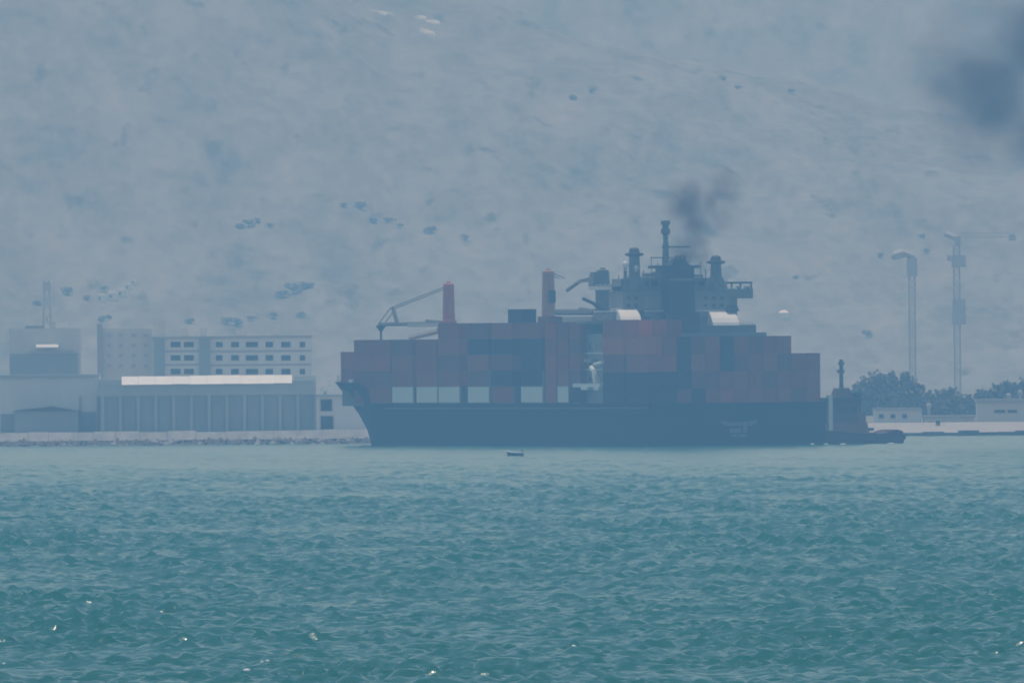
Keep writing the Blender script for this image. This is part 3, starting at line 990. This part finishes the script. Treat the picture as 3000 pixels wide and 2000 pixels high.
fbox('roof_end', 292, 356, 1112, 1124.5, YS + 0.5, 22.0, M_wall_mid, sh, origin=sh)
fbox('roof_end', 856, 922, 1112, 1124.5, YS + 0.5, 22.0, M_wall_mid, sh, origin=sh)
for i, x in enumerate(range(296, 925, 52)):
    fbox('pillar', x, x + 9, 1158, None, YS - 0.35, 0.4, M_wall_mid, sh, origin=sh)
for x in (360, 464, 620, 724, 828):
    fbox('door', x + 2, x + 36, 1180, None, YS - 0.12, 0.2, M_wall_blue, sh, origin=sh)

# gabled annex right of the shed with two dark openings
an = base(960, YS - 4, 'harbour_office', 'small pale building with two dark openings, one above the other, beside the bow', 'building')
fbox('wall', 926, 1075, 1160, None, YS - 4, 12, M_wall_grey, an, origin=an)
window(an, 938, 974, 1168, 1205, YS - 4.02, an, M_conc)
window(an, 938, 978, 1217, 1260, YS - 4.02, an, M_conc)
fbox('roof', 922, 1080, 1154, 1160.5, YS - 4.4, 12.8, M_wall_mid, an, origin=an)
wc = base(950, YS + 2, 'pale_tank_frame', 'small white angular structure on the roof edge beside the bow', 'roof structure')
fbox('frame', 960, 973, 1114, 1145, YS + 2, 2, M_white, wc, origin=wc)
fbox('frame', 938, 962, 1134, 1147, YS + 2.1, 2, M_white, wc, origin=wc)
fbox('prop', 948, 956, 1146, 1165, YS + 2.2, 1.5, M_conc, wc, origin=wc)
gh = base(905, YS + 30, 'gate_house', 'plain cream block at the right end of the white roof', 'building')
fbox('wall', 862, 925, 1100, None, YS + 30, 14, M_wall_cream, gh, origin=gh)
window(gh, 872, 890, 1112, 1132, YS + 29.98, gh, M_conc)

# left sheds below the pale store
ls = base(130, YS - 2, 'low_shed', 'low dark shed with a shallow roof at the left edge of the quay', 'shed')
fbox('wall', 42, 228, 1202, None, YS - 2, 14, M_wall_blue, ls, origin=ls)
g = MB()
A, B, C_ = W(38, 1203, YS - 2.4), W(232, 1203, YS - 2.4), W(150, 1190, YS - 2.4)
lo = ls.location
g.add([A - lo, B - lo, C_ - lo, A - lo + Vector((0, 14.8, 0)), B - lo + Vector((0, 14.8, 0)), C_ - lo + Vector((0, 14.8, 0))], [(0, 1, 2), (5, 4, 3), (0, 2, 5, 3), (2, 1, 4, 5), (1, 0, 3, 4)], M_roof_dark)
g.build('roof', ls)
lw = base(100, YS + 6, 'quay_store', 'wide pale blue quay store behind the low dark shed', 'warehouse')
fbox('wall', -220, 291, 1106, None, YS + 6, 20, M_wall_grey, lw, origin=lw)
fbox('roof', -224, 290.5, 1098, 1106.3, YS + 5.6, 20.8, M_wall_mid, lw, origin=lw)
for (x0, x1, y0) in ((2, 45, 1212), (240, 280, 1206), (304, 341, 1222)):
    fbox('door', x0, min(x1, 289), y0, None, YS + 5.8, 0.3, M_wall_blue, lw, origin=lw)
for x in (-120, 232, 283):
    fbox('pillar', x, x + 6, 1160, None, YS + 5.7, 0.4, M_conc, lw, origin=lw)

# three-storey block behind the white roof
YO = 6050.0
ob = base(680, YO, 'office_block', 'pale three storey block with rows of windows above the white roof', 'building')
fbox('wall', 446, 912, 990, None, YO, 16, M_wall_grey, ob, origin=ob)
fbox('parapet', 444, 914, 984, 991, YO - 0.3, 16.6, M_conc, ob, origin=ob)
for x0, x1 in ((450, 482), (583, 615)):
    fbox('stair_tower', x0, x1, 989, None, YO - 0.6, 1.0, M_wall_blue, ob, origin=ob)
for y0, y1 in ((999, 1019), (1038, 1058), (1078, 1098)):
    for x0, x1 in ((498, 531), (537, 570), (630, 654), (675, 702), (718, 758), (776, 802), (822, 853), (876, 896)):
        window(ob, x0, x1, y0, y1, YO - 0.05, ob, M_wall_grey)
for y in (1026, 1066):
    fbox('floor_band', 616, 912, y, y + 5, YO - 0.12, 0.2, M_conc, ob, origin=ob)
    fbox('floor_band', 484, 582, y, y + 5, YO - 0.12, 0.2, M_conc, ob, origin=ob)
for (x0, x1, y0) in ((450, 486, 940), (530, 552, 962), (585, 606, 962), (690, 724, 964), (800, 818, 955)):
    fbox('roof_hut', x0, x1, y0, 985, YO + 3, 4, M_wall_cream, ob, origin=ob)

# pale old block left of it
pb_ = base(370, YO + 8, 'pale_tenement', 'tall cream block with faint storeys left of the windowed block', 'building')
fbox('wall', 296, 446, 962, None, YO + 8, 16, M_wall_cream, pb_, origin=pb_)
fbox('stair_tower', 284, 300, 948, None, YO + 7.4, 6, M_conc, pb_, origin=pb_)
for y0 in (975, 1005, 1035, 1065):
    for x0 in (312, 346, 384, 420):
        window(pb_, x0, x0 + 15, y0, y0 + 14, YO + 7.95, pb_, M_wall_cream, M_wall_mid)

# left pale store with mast
YL = 6080.0
lb = base(130, YL, 'silo_building', 'pale harbour building with a dark lower front and a bright roof strip, far left', 'building')
fbox('wall', 26, 234, 962, None, YL, 18, M_wall_cream, lb, origin=lb)
fbox('lower_front', 30, 228, 1036, 1100, YL - 0.5, 0.6, M_wall_blue, lb, origin=lb)
fbox('ledge', 86, 214, 1027, 1036.5, YL - 0.9, 1.0, M_conc, lb, origin=lb)
bA, bB = W(106, 1017, YL), W(171, 1017, YL)
bz = W(138, 1006, YL).z
lo = lb.location
bv = [(bA.x - lo.x, -1.5, bA.z - lo.z), (bB.x - lo.x, -1.5, bA.z - lo.z), (bB.x - lo.x, -0.1, bz - lo.z), (bA.x - lo.x, -0.1, bz - lo.z)]
bv += [(q[0], q[1] + 0.02, q[2] - 0.15) for q in bv]
MB().add(bv, [(0, 1, 2, 3), (7, 6, 5, 4), (0, 4, 5, 1), (1, 5, 6, 2), (2, 6, 7, 3), (3, 7, 4, 0)], M_roof_white).build('awning', lb)
fbox('roof_ridge', 70, 132, 954, 964.5, YL + 2, 8, M_roof_dark, lb, 0.8, origin=lb)
fbox('roof_hut', 166, 195, 945, 963, YL + 2, 5, M_wall_cream, lb, origin=lb)
fbox('roof_vent', 148, 162, 940, 964, YL + 3, 2, M_wall_mid, lb, origin=lb)
mt = base(140, YL + 24, 'lattice_mast', 'slender grey lattice mast above the pale building, far left', 'mast')
mo = mt.location
lm = MB()
zb, ztp = 2.0, W(140, 822, YL + 24).z
legs = [(-1.5, -1.5), (1.5, -1.5), (1.5, 1.5), (-1.5, 1.5)]
nseg = 9
for (lx, ly) in legs:
    lm.bar((lx, ly, 0), (lx * 0.3, ly * 0.3, ztp - mo.z), 0.16, M_crane_far, 5)
for k in range(nseg):
    f0, f1 = k / nseg, (k + 1) / nseg
    for i in range(4):
        p, q = legs[i], legs[(i + 1) % 4]
        s0, s1 = 1 - 0.7 * f0, 1 - 0.7 * f1
        lm.bar((p[0] * s0, p[1] * s0, f0 * (ztp - mo.z)), (q[0] * s1, q[1] * s1, f1 * (ztp - mo.z)), 0.1, M_crane_far, 4)
lm.build('lattice', mt)
MB().box(-0.9, 0.9, -0.9, 0.9, W(140, 846, YL + 24).z - mo.z, W(140, 828, YL + 24).z - mo.z, M_crane_far, 0.8).build('mast_head', mt)

# ------------------------------------------------------------------ shore on the right
YQ = 5384.0
qw = empty('sea_wall', (W(2700, 1275, YQ).x, YQ, 0))
tag(qw, 'dark low sea wall along the right shore', 'sea wall')
xa, xb = W(1900, 1270, YQ).x - qw.location.x, W(3260, 1270, YQ).x - qw.location.x
x = xa
while x < xb:
    w = r_.uniform(2.4, 4.6)
    MB().box(x, x + w - 0.05, -0.3 + r_.uniform(-0.12, 0.12), 2.2, -1.0, 0.75 + r_.uniform(-0.15, 0.35), M_rock).build('wall_block', qw)
    x += w
bk = MB()
xx0, xx1 = xa, xb
bk.add([(xx0, 2.0, 0.3), (xx1, 2.0, 0.3), (xx1, 16, 2.4), (xx0, 16, 2.4), (xx0, 2.0, -1.5), (xx1, 2.0, -1.5), (xx1, 16, -1.5), (xx0, 16, -1.5)],
       [(0, 1, 2, 3), (7, 6, 5, 4), (0, 4, 5, 1), (1, 5, 6, 2), (2, 6, 7, 3), (3, 7, 4, 0)], M_conc)
bk.build('paved_slope', qw)

rbld = base(2940, 5420, 'pale_terminal', 'pale flat building with two dark window strips on the right shore', 'building')
fbox('wall', 2862, 3110, 1176, None, 5420, 14, M_wall_cream, rbld, origin=rbld)
fbox('roof', 2858, 3114, 1168, 1177, 5419.4, 15, M_conc, rbld, origin=rbld)
window(rbld, 2912, 2946, 1199, 1210, 5419.96, rbld, M_conc)
window(rbld, 2951, 2981, 1199, 1210, 5419.96, rbld, M_conc)
window(rbld, 3006, 3040, 1199, 1210, 5419.96, rbld, M_conc)
for nm, lbl, x0, x1, y0, y1, mm in (
        ('low_store', 'low pale store behind the sea wall, right of the tug', 2560, 2700, 1200, None, M_wall_grey),
        ('low_store', 'long low grey store between the tug and the pale terminal', 2706, 2856, 1222, None, M_wall_grey)):
    g_ = base((x0 + x1) / 2, 5440, nm, lbl, 'building')
    fbox('wall', x0, x1, y0, y1, 5440, 10, mm, g_, origin=g_)
    fbox('roof', x0 - 3, x1 + 3, y0 - 5, y0 + 0.5, 5439.5, 11, M_conc, g_, origin=g_)
    for x in range(int(x0) + 14, int(x1) - 24, 34):
        window(g_, x, x + 16, y0 + 12, y0 + 26, 5439.96, g_, M_conc)
for (x, y, lbl) in ((2721, 1188, 'small white tank on the shore left of the pale terminal'), (2955, 1159, 'small white dome on the roof of the pale terminal'), (2989, 1150, 'larger white dome near the right edge above the pale terminal')):
    c = W(x, y, 5452)
    zb = land_h(c.x, 5452) if y > 1180 else W(x, 1170, 5452).z - 6
    g_ = empty('water_tank', (c.x, 5452, float(zb)))
    tag(g_, lbl, 'tank')
    MB().lathe((0, 0, c.z - float(zb)), [(0.3, -0.5), (0.45, -0.4), (0.48, 0.1), (0.34, 0.4), (0.1, 0.5)], M_conc, 10).build('drum', g_)
    MB().bar((0, 0, 0), (0, 0, c.z - float(zb) - 0.4), 0.3, M_conc).build('stand', g_)
lp = base(2777, 5400, 'quay_cart', 'tiny dark cart on the shore between tug and terminal', 'cart')
fbox('body', 2742, 2754, 1232, 1243, 5396, 1.2, M_dark, lp, origin=lp)
lp.location = W(2748, 1243, 5396)
for o in lp.children:
    o.location = Vector((W(2777, 1200, 5400).x, 5400, 2.0)) - lp.location

# harbour cranes on the right
def harbour_crane(x, ytop, ybase, Y, label, parts):
    b0 = W(x, ytop, Y)
    zb = float(land_h(b0.x, Y))
    e = empty('harbour_crane', (b0.x, Y, zb))
    tag(e, label, 'crane', 'slender harbour cranes on the right shore')
    Zl = lambda py: W(x, py, Y).z - zb
    Xl = lambda px: (px - x) * Y / F
    h = Zl(ytop + 30)
    m = MB()
    w, z = 0.62, 0.0
    for lx in (-w, w):
        for ly in (-w, w):
            m.bar((lx, ly, -1.0), (lx, ly, h), 0.15, M_crane_far, 5)
    while z < h - 1.3:
        for (p_, q_) in (((-w, -w), (w, -w)), ((w, -w), (w, w)), ((w, w), (-w, w)), ((-w, w), (-w, -w))):
            m.bar((*p_, z), (*q_, z + 1.3), 0.08, M_crane_far, 4)
            m.bar((*p_, z + 1.3), (*q_, z + 1.3), 0.07, M_crane_far, 4)
        z += 1.3
    m.build('lattice_tower', e)
    for (nm, x0, x1, y0, y1, mm, tp_) in parts:
        MB().box(Xl(x0), Xl(x1), -1.2, 1.2, Zl(y1), Zl(y0), mm, tp_).build(nm, e)
    return e, Xl, Zl
e, Xl, Zl = harbour_crane(2671, 742, 1120, 6250, 'shorter of the two slender cranes, with a hooked head to the left', [('machine_house', 2655, 2688, 755, 808, M_crane_far, 0.9)])
MB().bar((Xl(2680), 0, Zl(752)), (Xl(2648), 0, Zl(740)), 0.7, M_crane_far).bar((Xl(2648), 0, Zl(740)), (Xl(2618), 0, Zl(748)), 1.0, M_crane_far).bar((Xl(2618), 0, Zl(748)), (Xl(2614), 0, Zl(758)), 0.5, M_crane_far).build('jib', e)
e, Xl, Zl = harbour_crane(2802, 690, 1120, 6300, 'taller of the two slender cranes, with a block halfway down its head', [('machine_house', 2786, 2830, 748, 782, M_crane_far, 0.85), ('operator_cab', 2774, 2787, 748, 764, M_crane_far, 0.9), ('tower_sleeve', 2787, 2828, 876, 950, M_crane_far, 0.9)])
MB().bar((Xl(2806), 0, Zl(720)), (Xl(2806), 0, Zl(692)), 0.6, M_crane_far).bar((Xl(2808), 0, Zl(700)), (Xl(2768), 0, Zl(684)), 0.6, M_crane_far).build('jib', e)
cj = MB()
for dz_ in (0.0, 0.9):
    cj.bar((Xl(2806), 0, Zl(696) + dz_), (Xl(2978), 0, Zl(696) + dz_), 0.07, M_crane_far, 4)
for q in range(16):
    xa_, xb_ = Xl(2806 + q * 10.75), Xl(2806 + (q + 1) * 10.75)
    cj.bar((xa_, 0, Zl(696) + (0.9 if q % 2 else 0.0)), (xb_, 0, Zl(696) + (0.0 if q % 2 else 0.9)), 0.05, M_crane_far, 4)
cj.build('lattice_jib', e)
MB().box(Xl(2955), Xl(2976), -0.8, 0.8, Zl(706), Zl(688), M_crane_far, 0.8).build('jib_trolley', e)

# ------------------------------------------------------------------ trees
_tm = {}
def tree_mesh(seed, n, m, flat):
    r = np.random.default_rng(seed)
    lobes = [(r.uniform(-0.55, 0.55), r.uniform(-0.55, 0.55), r.uniform(-0.35, 0.5), r.uniform(0.35, 0.6)) for _ in range(7)]
    v, f = [], []
    for i in range(n):
        lx, ly, lz, lr = lobes[r.integers(len(lobes))]
        d = r.normal(size=3); d /= np.linalg.norm(d)
        p = np.array([lx, ly, lz]) + d * lr * r.uniform(0.55, 1.05)
        a = r.normal(size=3); a /= np.linalg.norm(a)
        b = np.cross(a, r.normal(size=3)); b /= np.linalg.norm(b)
        s = r.uniform(0.05, 0.13)
        p[2] *= flat
        k = len(v)
        v += [tuple(p + a * s), tuple(p + b * s), tuple(p - a * s), tuple(p - b * s)]
        f.append((k, k + 1, k + 2, k + 3))
    return MB().add(v, f, m).mesh('crown')
def trunk_mesh():
    b = MB().bar((0, 0, -0.5), (0.05, 0, 0.9), 0.11, M_trunk, 6, 0.06)
    for i in range(4):
        a = i * 1.7
        b.bar((0.03, 0, 0.55 + 0.08 * i), (0.45 * math.cos(a), 0.45 * math.sin(a), 1.1 + 0.1 * i), 0.05, M_trunk, 5, 0.02)
    return b.mesh('trunk')
crowns = [tree_mesh(20 + i, 420, M_leaf2, 0.8 + 0.1 * (i % 3)) for i in range(5)]
trunk_me = trunk_mesh()
def tree(p, size, label, group, k, name='shrubby_tree'):
    e = empty(name, p, random.uniform(0, 6.28))
    tag(e, label, 'tree', group)
    o = bpy.data.objects.new('trunk', trunk_me); COL.objects.link(o); o.parent = e; o.scale = (size * 0.6, size * 0.6, size * 0.5)
    o = bpy.data.objects.new('crown', crowns[k % len(crowns)]); COL.objects.link(o); o.parent = e
    o.location = (0, 0, size * 0.55); o.scale = (size * random.uniform(1.0, 1.3), size * 1.1, size * random.uniform(0.7, 0.95))
    return e
SEQ = ['leftmost', 'second from the left', 'third from the left', 'fourth from the left', 'fifth from the left', 'sixth from the left', 'seventh from the left', 'eighth from the left']
def trees_at(spots, place, group):
    spots = sorted(spots)
    for i, (x, y, s) in enumerate(spots):
        which = 'rightmost' if i == len(spots) - 1 else SEQ[i]
        tree(hit(x, y), s * 0.72, f'{which} dark shrubby tree {place}', group, i)
trees_at([(830, 872, 3.2), (858, 862, 3.6), (888, 850, 3.0), (905, 845, 2.4)], 'in the short row above the windowed block', 'row of trees above the windowed block')
trees_at([(705, 672, 2.2), (728, 664, 2.6), (752, 655, 2.0), (790, 668, 1.8)], 'in the loose line up the hill', 'loose line of hillside trees')
trees_at([(1005, 606, 1.8), (1060, 618, 2.6), (1090, 655, 2.2), (1140, 655, 2.6), (1266, 684, 3.2), (1172, 668, 1.8), (1362, 705, 2.0)], 'of those scattered above the orange crane', 'scattered trees above the orange crane')
trees_at([(1680, 294, 2.2), (1732, 275, 1.6), (2116, 236, 1.8), (2162, 262, 1.6), (2318, 274, 1.8)], 'of the few high up near the ridge', 'trees near the ridge')
trees_at([(110, 895, 2.2), (200, 865, 2.6), (306, 855, 2.2), (255, 880, 1.8), (300, 942, 2.2), (318, 935, 1.8)], 'above the pale building at far left', 'trees above the far left building')
trees_at([(2330, 818, 1.6), (2702, 698, 1.8), (2714, 742, 1.6), (2580, 755, 1.8), (2540, 990, 2.4)], 'around the slender cranes', 'trees around the slender cranes')
trees_at([(668, 950, 2.6), (690, 955, 3.0), (735, 940, 2.2), (800, 935, 2.4), (560, 948, 2.4), (880, 930, 2.2)], 'just above the office roofs', 'trees above the office roofs')

# wood on the right shore: reads as one dark mass
def wood(name, label, lst, Y):
    v, f = [], []
    r = np.random.default_rng(77)
    for (x, ytop, w, ybase) in lst:
        c = W(x, ytop, Y); hw = w / 2 * Y / F
        zb = W(x, ybase, Y).z
        n = int(46 * w / 10)
        for i in range(n):
            a, rr = r.uniform(0, 6.283), math.sqrt(r.uniform(0, 1))
            px, py = rr * math.cos(a), rr * math.sin(a)
            top = zb + (c.z - zb) * math.sqrt(max(0.03, 1 - px * px * 0.9 - py * py * 0.6)) * r.uniform(0.86, 1.04)
            z = zb + (top - zb) * (1 - r.uniform(0, 1) ** 2 * 0.9)
            p = np.array([c.x + px * hw, Y + py * hw * 0.8, z])
            u1 = r.normal(size=3); u1 /= np.linalg.norm(u1)
            u2 = np.cross(u1, r.normal(size=3)); u2 /= np.linalg.norm(u2)
            s = r.uniform(0.22, 0.55)
            k = len(v)
            v += [tuple(p + u1 * s), tuple(p + u2 * s), tuple(p - u1 * s), tuple(p - u2 * s)]
            f.append((k, k + 1, k + 2, k + 3))
    o = MB().add(v, f, M_leaf2).build(name)
    tag(o, label, 'wood', kind='stuff')
rw = np.random.default_rng(8)
WX = [2490, 2540, 2580, 2610, 2655, 2690, 2730, 2790, 2850, 2900, 2960, 3020, 3100]
WYT = [1125, 1096, 1080, 1074, 1084, 1116, 1142, 1132, 1148, 1122, 1110, 1102, 1098]
lumps = []
for _ in range(75):
    x = rw.uniform(2500, 3100)
    lumps.append((x, float(np.interp(x, WX, WYT)) + rw.exponential(16), rw.uniform(26, 74), 1228))
wood('shore_wood', 'dark wood on the right shore behind the tug and terminal', lumps, 5950.0)

# ------------------------------------------------------------------ pale houses and bare rock on the hill
hs = [(296, 872, 26, 22), (330, 866, 34, 26), (356, 858, 30, 26), (376, 838, 22, 20), (392, 826, 18, 16)]
for i, (x, y, w, h) in enumerate(hs):
    p = hit(x, y + h / 2)
    k = p.y / F
    e = empty('hillside_house', p)
    tag(e, 'small pale house, ' + ['leftmost', 'second from the left', 'middle one', 'second from the right', 'rightmost'][i] + ' of the five on the far left slope', 'house', 'pale houses on the far left slope')
    hw, hh = w * k / 2, h * k
    MB().box(-hw, hw, -hw, hw, -1.5, hh * 0.7, M_wall_cream).build('wall', e)
    MB().box(-hw * 1.06, hw * 1.06, -hw * 1.06, hw * 1.06, hh * 0.7, hh, M_conc, 0.45).build('roof', e)
    MB().box(-hw * 0.5, -hw * 0.1, -hw - 0.05, -hw + 0.1, hh * 0.2, hh * 0.5, M_glass).build('window', e)
e = empty('white_kiosk', hit(2296, 935))
tag(e, 'tiny white hut on the slope right of the bridge', 'hut')
k = e.location.y / F
MB().box(-14 * k, 14 * k, -1, 1, -1, 18 * k, M_white).build('wall', e)
MB().box(-16 * k, 16 * k, -1.3, 1.3, 18 * k, 26 * k, M_roof_white, 0.4).build('roof', e)

def outcrop(pts, label, seed):
    """slab of bare pale rock lying on the slope"""
    r = np.random.default_rng(seed)
    v, f = [], []
    for (x0, y0, x1, y1, w) in pts:
        n = 7
        for i in range(n):
            t = i / (n - 1)
            x = x0 + (x1 - x0) * t + r.uniform(-3, 3); y = y0 + (y1 - y0) * t + r.uniform(-2, 2)
            c = hit(x, y)
            k = c.y / F
            ww = w * k * r.uniform(0.6, 1.1) * (1 - 0.5 * abs(2 * t - 1))
            o = len(v)
            m_ = 7
            ring = [(c.x + ww * 1.25 * math.cos(2 * math.pi * q / m_) * r.uniform(0.8, 1.2), c.y - 0.5 + 0.9 * ww * math.sin(2 * math.pi * q / m_), c.z + 0.62 * ww * math.sin(2 * math.pi * q / m_)) for q in range(m_)]
            v += ring + [(c.x, c.y - 0.9, c.z + 0.9)]
            f += [(o + q, o + (q + 1) % m_, o + m_) for q in range(m_)]
    ob_ = MB().add(v, f, M_quarry).build('rock_outcrop')
    tag(ob_, label, 'rock')
outcrop([(1088, 36, 1148, 46, 13)], 'thin pale streak of bare rock near the top of the slope, left one', 4)
outcrop([(1216, 54, 1250, 60, 17), (1256, 64, 1278, 70, 17), (1238, 92, 1270, 106, 19)], 'broken pale rock patches near the top of the slope, right one', 5)
outcrop([(1698, 338, 1706, 339, 6)], 'tiny pale rock on the slope above the bridge', 6)

# ------------------------------------------------------------------ white flecks: painted sun glints on the nearest waves, foam at the stern
def foam(spots):
    v, f = [], []
    for (x, y, w, h) in spots:
        uy = unroll(x, y)[1]
        Y = CZ * F / (uy - HZ)
        c = W(x, y, Y)
        k = Y / F
        zc = 0.42 if Y < 3000 else 0.15
        n = 10
        o = len(v)
        for i in range(n):
            a = 2 * math.pi * i / n
            v.append((c.x + w / 2 * k * math.cos(a), Y + 0.1 * math.sin(a), zc + h / 2 * k * math.sin(a)))
        v.append((c.x, Y - 0.16, zc)); v.append((c.x, Y + 0.16, zc))
        f += [(o + i, o + (i + 1) % n, o + n) for i in range(n)] + [(o + (i + 1) % n, o + i, o + n + 1) for i in range(n)]
    o = MB().add(v, f, M_foam_glint).build('foam_glint_fleck', smooth=True)
    tag(o, 'white flecks painting sun glints on the nearest waves, with foam at the stern', 'foam', kind='stuff')
foam([(2368, 1302, 16, 7), (2380, 1303, 12, 5), (2420, 1303, 14, 4), (2470, 1303, 20, 4), (2610, 1301, 22, 4), (723, 1985, 24, 10), (768, 1960, 10, 7), (784, 1957, 13, 7), (11, 1965, 10, 6)])

# ------------------------------------------------------------------ smoke
def smoke(name, label, c, size, seed, dens, col, lumps):
    """soft dark smoke: a lumpy closed shell filled with an uneven volume"""
    m = bpy.data.materials.new(name)
    m.use_nodes = True
    nt = m.node_tree
    nt.nodes.clear()
    out = nt.nodes.new('ShaderNodeOutputMaterial')
    pv = nt.nodes.new('ShaderNodeVolumePrincipled')
    pv.inputs['Color'].default_value = (*col, 1)
    pv.inputs['Anisotropy'].default_value = 0.2
    tc = nt.nodes.new('ShaderNodeTexCoord')
    nz = nt.nodes.new('ShaderNodeTexNoise')
    nz.inputs['Scale'].default_value = 2.3
    nz.inputs['Detail'].default_value = 5.0
    nz.inputs['Distortion'].default_value = 0.6
    ad = nt.nodes.new('ShaderNodeVectorMath'); ad.operation = 'ADD'
    ad.inputs[1].default_value = (seed * 3.1, seed * 1.7, seed)
    nt.links.new(tc.outputs['Object'], ad.inputs[0])
    nt.links.new(ad.outputs[0], nz.inputs['Vector'])
    acc = None
    for (x, y, z, r, k) in lumps:
        d = nt.nodes.new('ShaderNodeVectorMath'); d.operation = 'DISTANCE'
        d.inputs[1].default_value = (x, y, z)
        nt.links.new(tc.outputs['Object'], d.inputs[0])
        mr = nt.nodes.new('ShaderNodeMapRange'); mr.interpolation_type = 'SMOOTHSTEP'
        mr.inputs['From Min'].default_value = r
        mr.inputs['From Max'].default_value = 0.0
        mr.inputs['To Min'].default_value = 0.0
        mr.inputs['To Max'].default_value = k
        nt.links.new(d.outputs['Value'], mr.inputs['Value'])
        if acc is None:
            acc = mr.outputs['Result']
        else:
            a = nt.nodes.new('ShaderNodeMath'); a.operation = 'MAXIMUM'
            nt.links.new(acc, a.inputs[0]); nt.links.new(mr.outputs['Result'], a.inputs[1])
            acc = a.outputs[0]
    n2 = nt.nodes.new('ShaderNodeMapRange')
    n2.inputs['From Min'].default_value = 0.30
    n2.inputs['From Max'].default_value = 0.64
    nt.links.new(nz.outputs['Fac'], n2.inputs['Value'])
    mu = nt.nodes.new('ShaderNodeMath'); mu.operation = 'MULTIPLY'
    nt.links.new(acc, mu.inputs[0]); nt.links.new(n2.outputs['Result'], mu.inputs[1])
    mu2 = nt.nodes.new('ShaderNodeMath'); mu2.operation = 'MULTIPLY'
    mu2.inputs[1].default_value = dens
    nt.links.new(mu.outputs[0], mu2.inputs[0])
    nt.links.new(mu2.outputs[0], pv.inputs['Density'])
    nt.links.new(pv.outputs[0], out.inputs['Volume'])
    bm = bmesh.new()
    bmesh.ops.create_icosphere(bm, subdivisions=3, radius=1.08)
    me = bpy.data.meshes.new(name)
    bm.to_mesh(me); bm.free()
    me.materials.append(m)
    o = bpy.data.objects.new(name, me)
    o.location = c
    o.scale = size
    COL.objects.link(o)
    tag(o, label, 'smoke', kind='stuff')
    return o

smoke('funnel_smoke', 'thin dark smoke rising from the funnel of the container ship', W(2072, 645, 5028), (8.2, 4.0, 9.0), 1.0, 1.15, (0.24, 0.19, 0.19),
      [(-0.40, 0, 0.30, 0.62, 1.0), (-0.30, 0, -0.05, 0.55, 0.8), (-0.32, 0, -0.42, 0.50, 0.8), (-0.50, 0, -0.72, 0.48, 1.0), (-0.18, 0, -0.72, 0.42, 0.8),
       (0.02, 0, 0.35, 0.5, 0.6), (0.30, 0, 0.52, 0.55, 0.6), (0.50, 0, 0.72, 0.40, 0.5), (0.25, 0, 0.1, 0.5, 0.35)])
smoke('smoke_plume', 'dark drifting smoke cloud in the upper right corner', W(2920, 235, 5065), (18.0, 7.5, 16.5), 2.0, 0.6, (0.24, 0.19, 0.19),
      [(-0.10, 0, -0.08, 0.80, 1.0), (0.40, 0, 0.35, 0.75, 1.1), (-0.45, 0, 0.15, 0.60, 0.35), (0.35, 0, -0.45, 0.65, 0.6), (-0.3, 0, 0.5, 0.5, 0.25), (0.1, 0, 0.7, 0.5, 0.4), (-0.2, 0, -0.55, 0.5, 0.4)])

# ------------------------------------------------------------------ haze: one box of even air round everything
hb = MB().box(-4600, 4600, -1500, 12700, -4.0, 400.0, M_conc)
hz = hb.build('haze')
hz.data.materials.clear()
hm = bpy.data.materials.new('haze')
hm.use_nodes = True
hn = hm.node_tree
hn.nodes.clear()
ho = hn.nodes.new('ShaderNodeOutputMaterial')
hv = hn.nodes.new('ShaderNodeVolumePrincipled')
hv.inputs['Color'].default_value = (*HAZE_COL, 1)
hv.inputs['Absorption Color'].default_value = (1, 1, 1, 1)
hv.inputs['Density'].default_value = HAZE_DENS
hv.inputs['Anisotropy'].default_value = 0.25
hn.links.new(hv.outputs[0], ho.inputs['Volume'])
hz.data.materials.append(hm)
tag(hz, 'pale blue sea haze over the whole harbour', 'haze', kind='stuff')
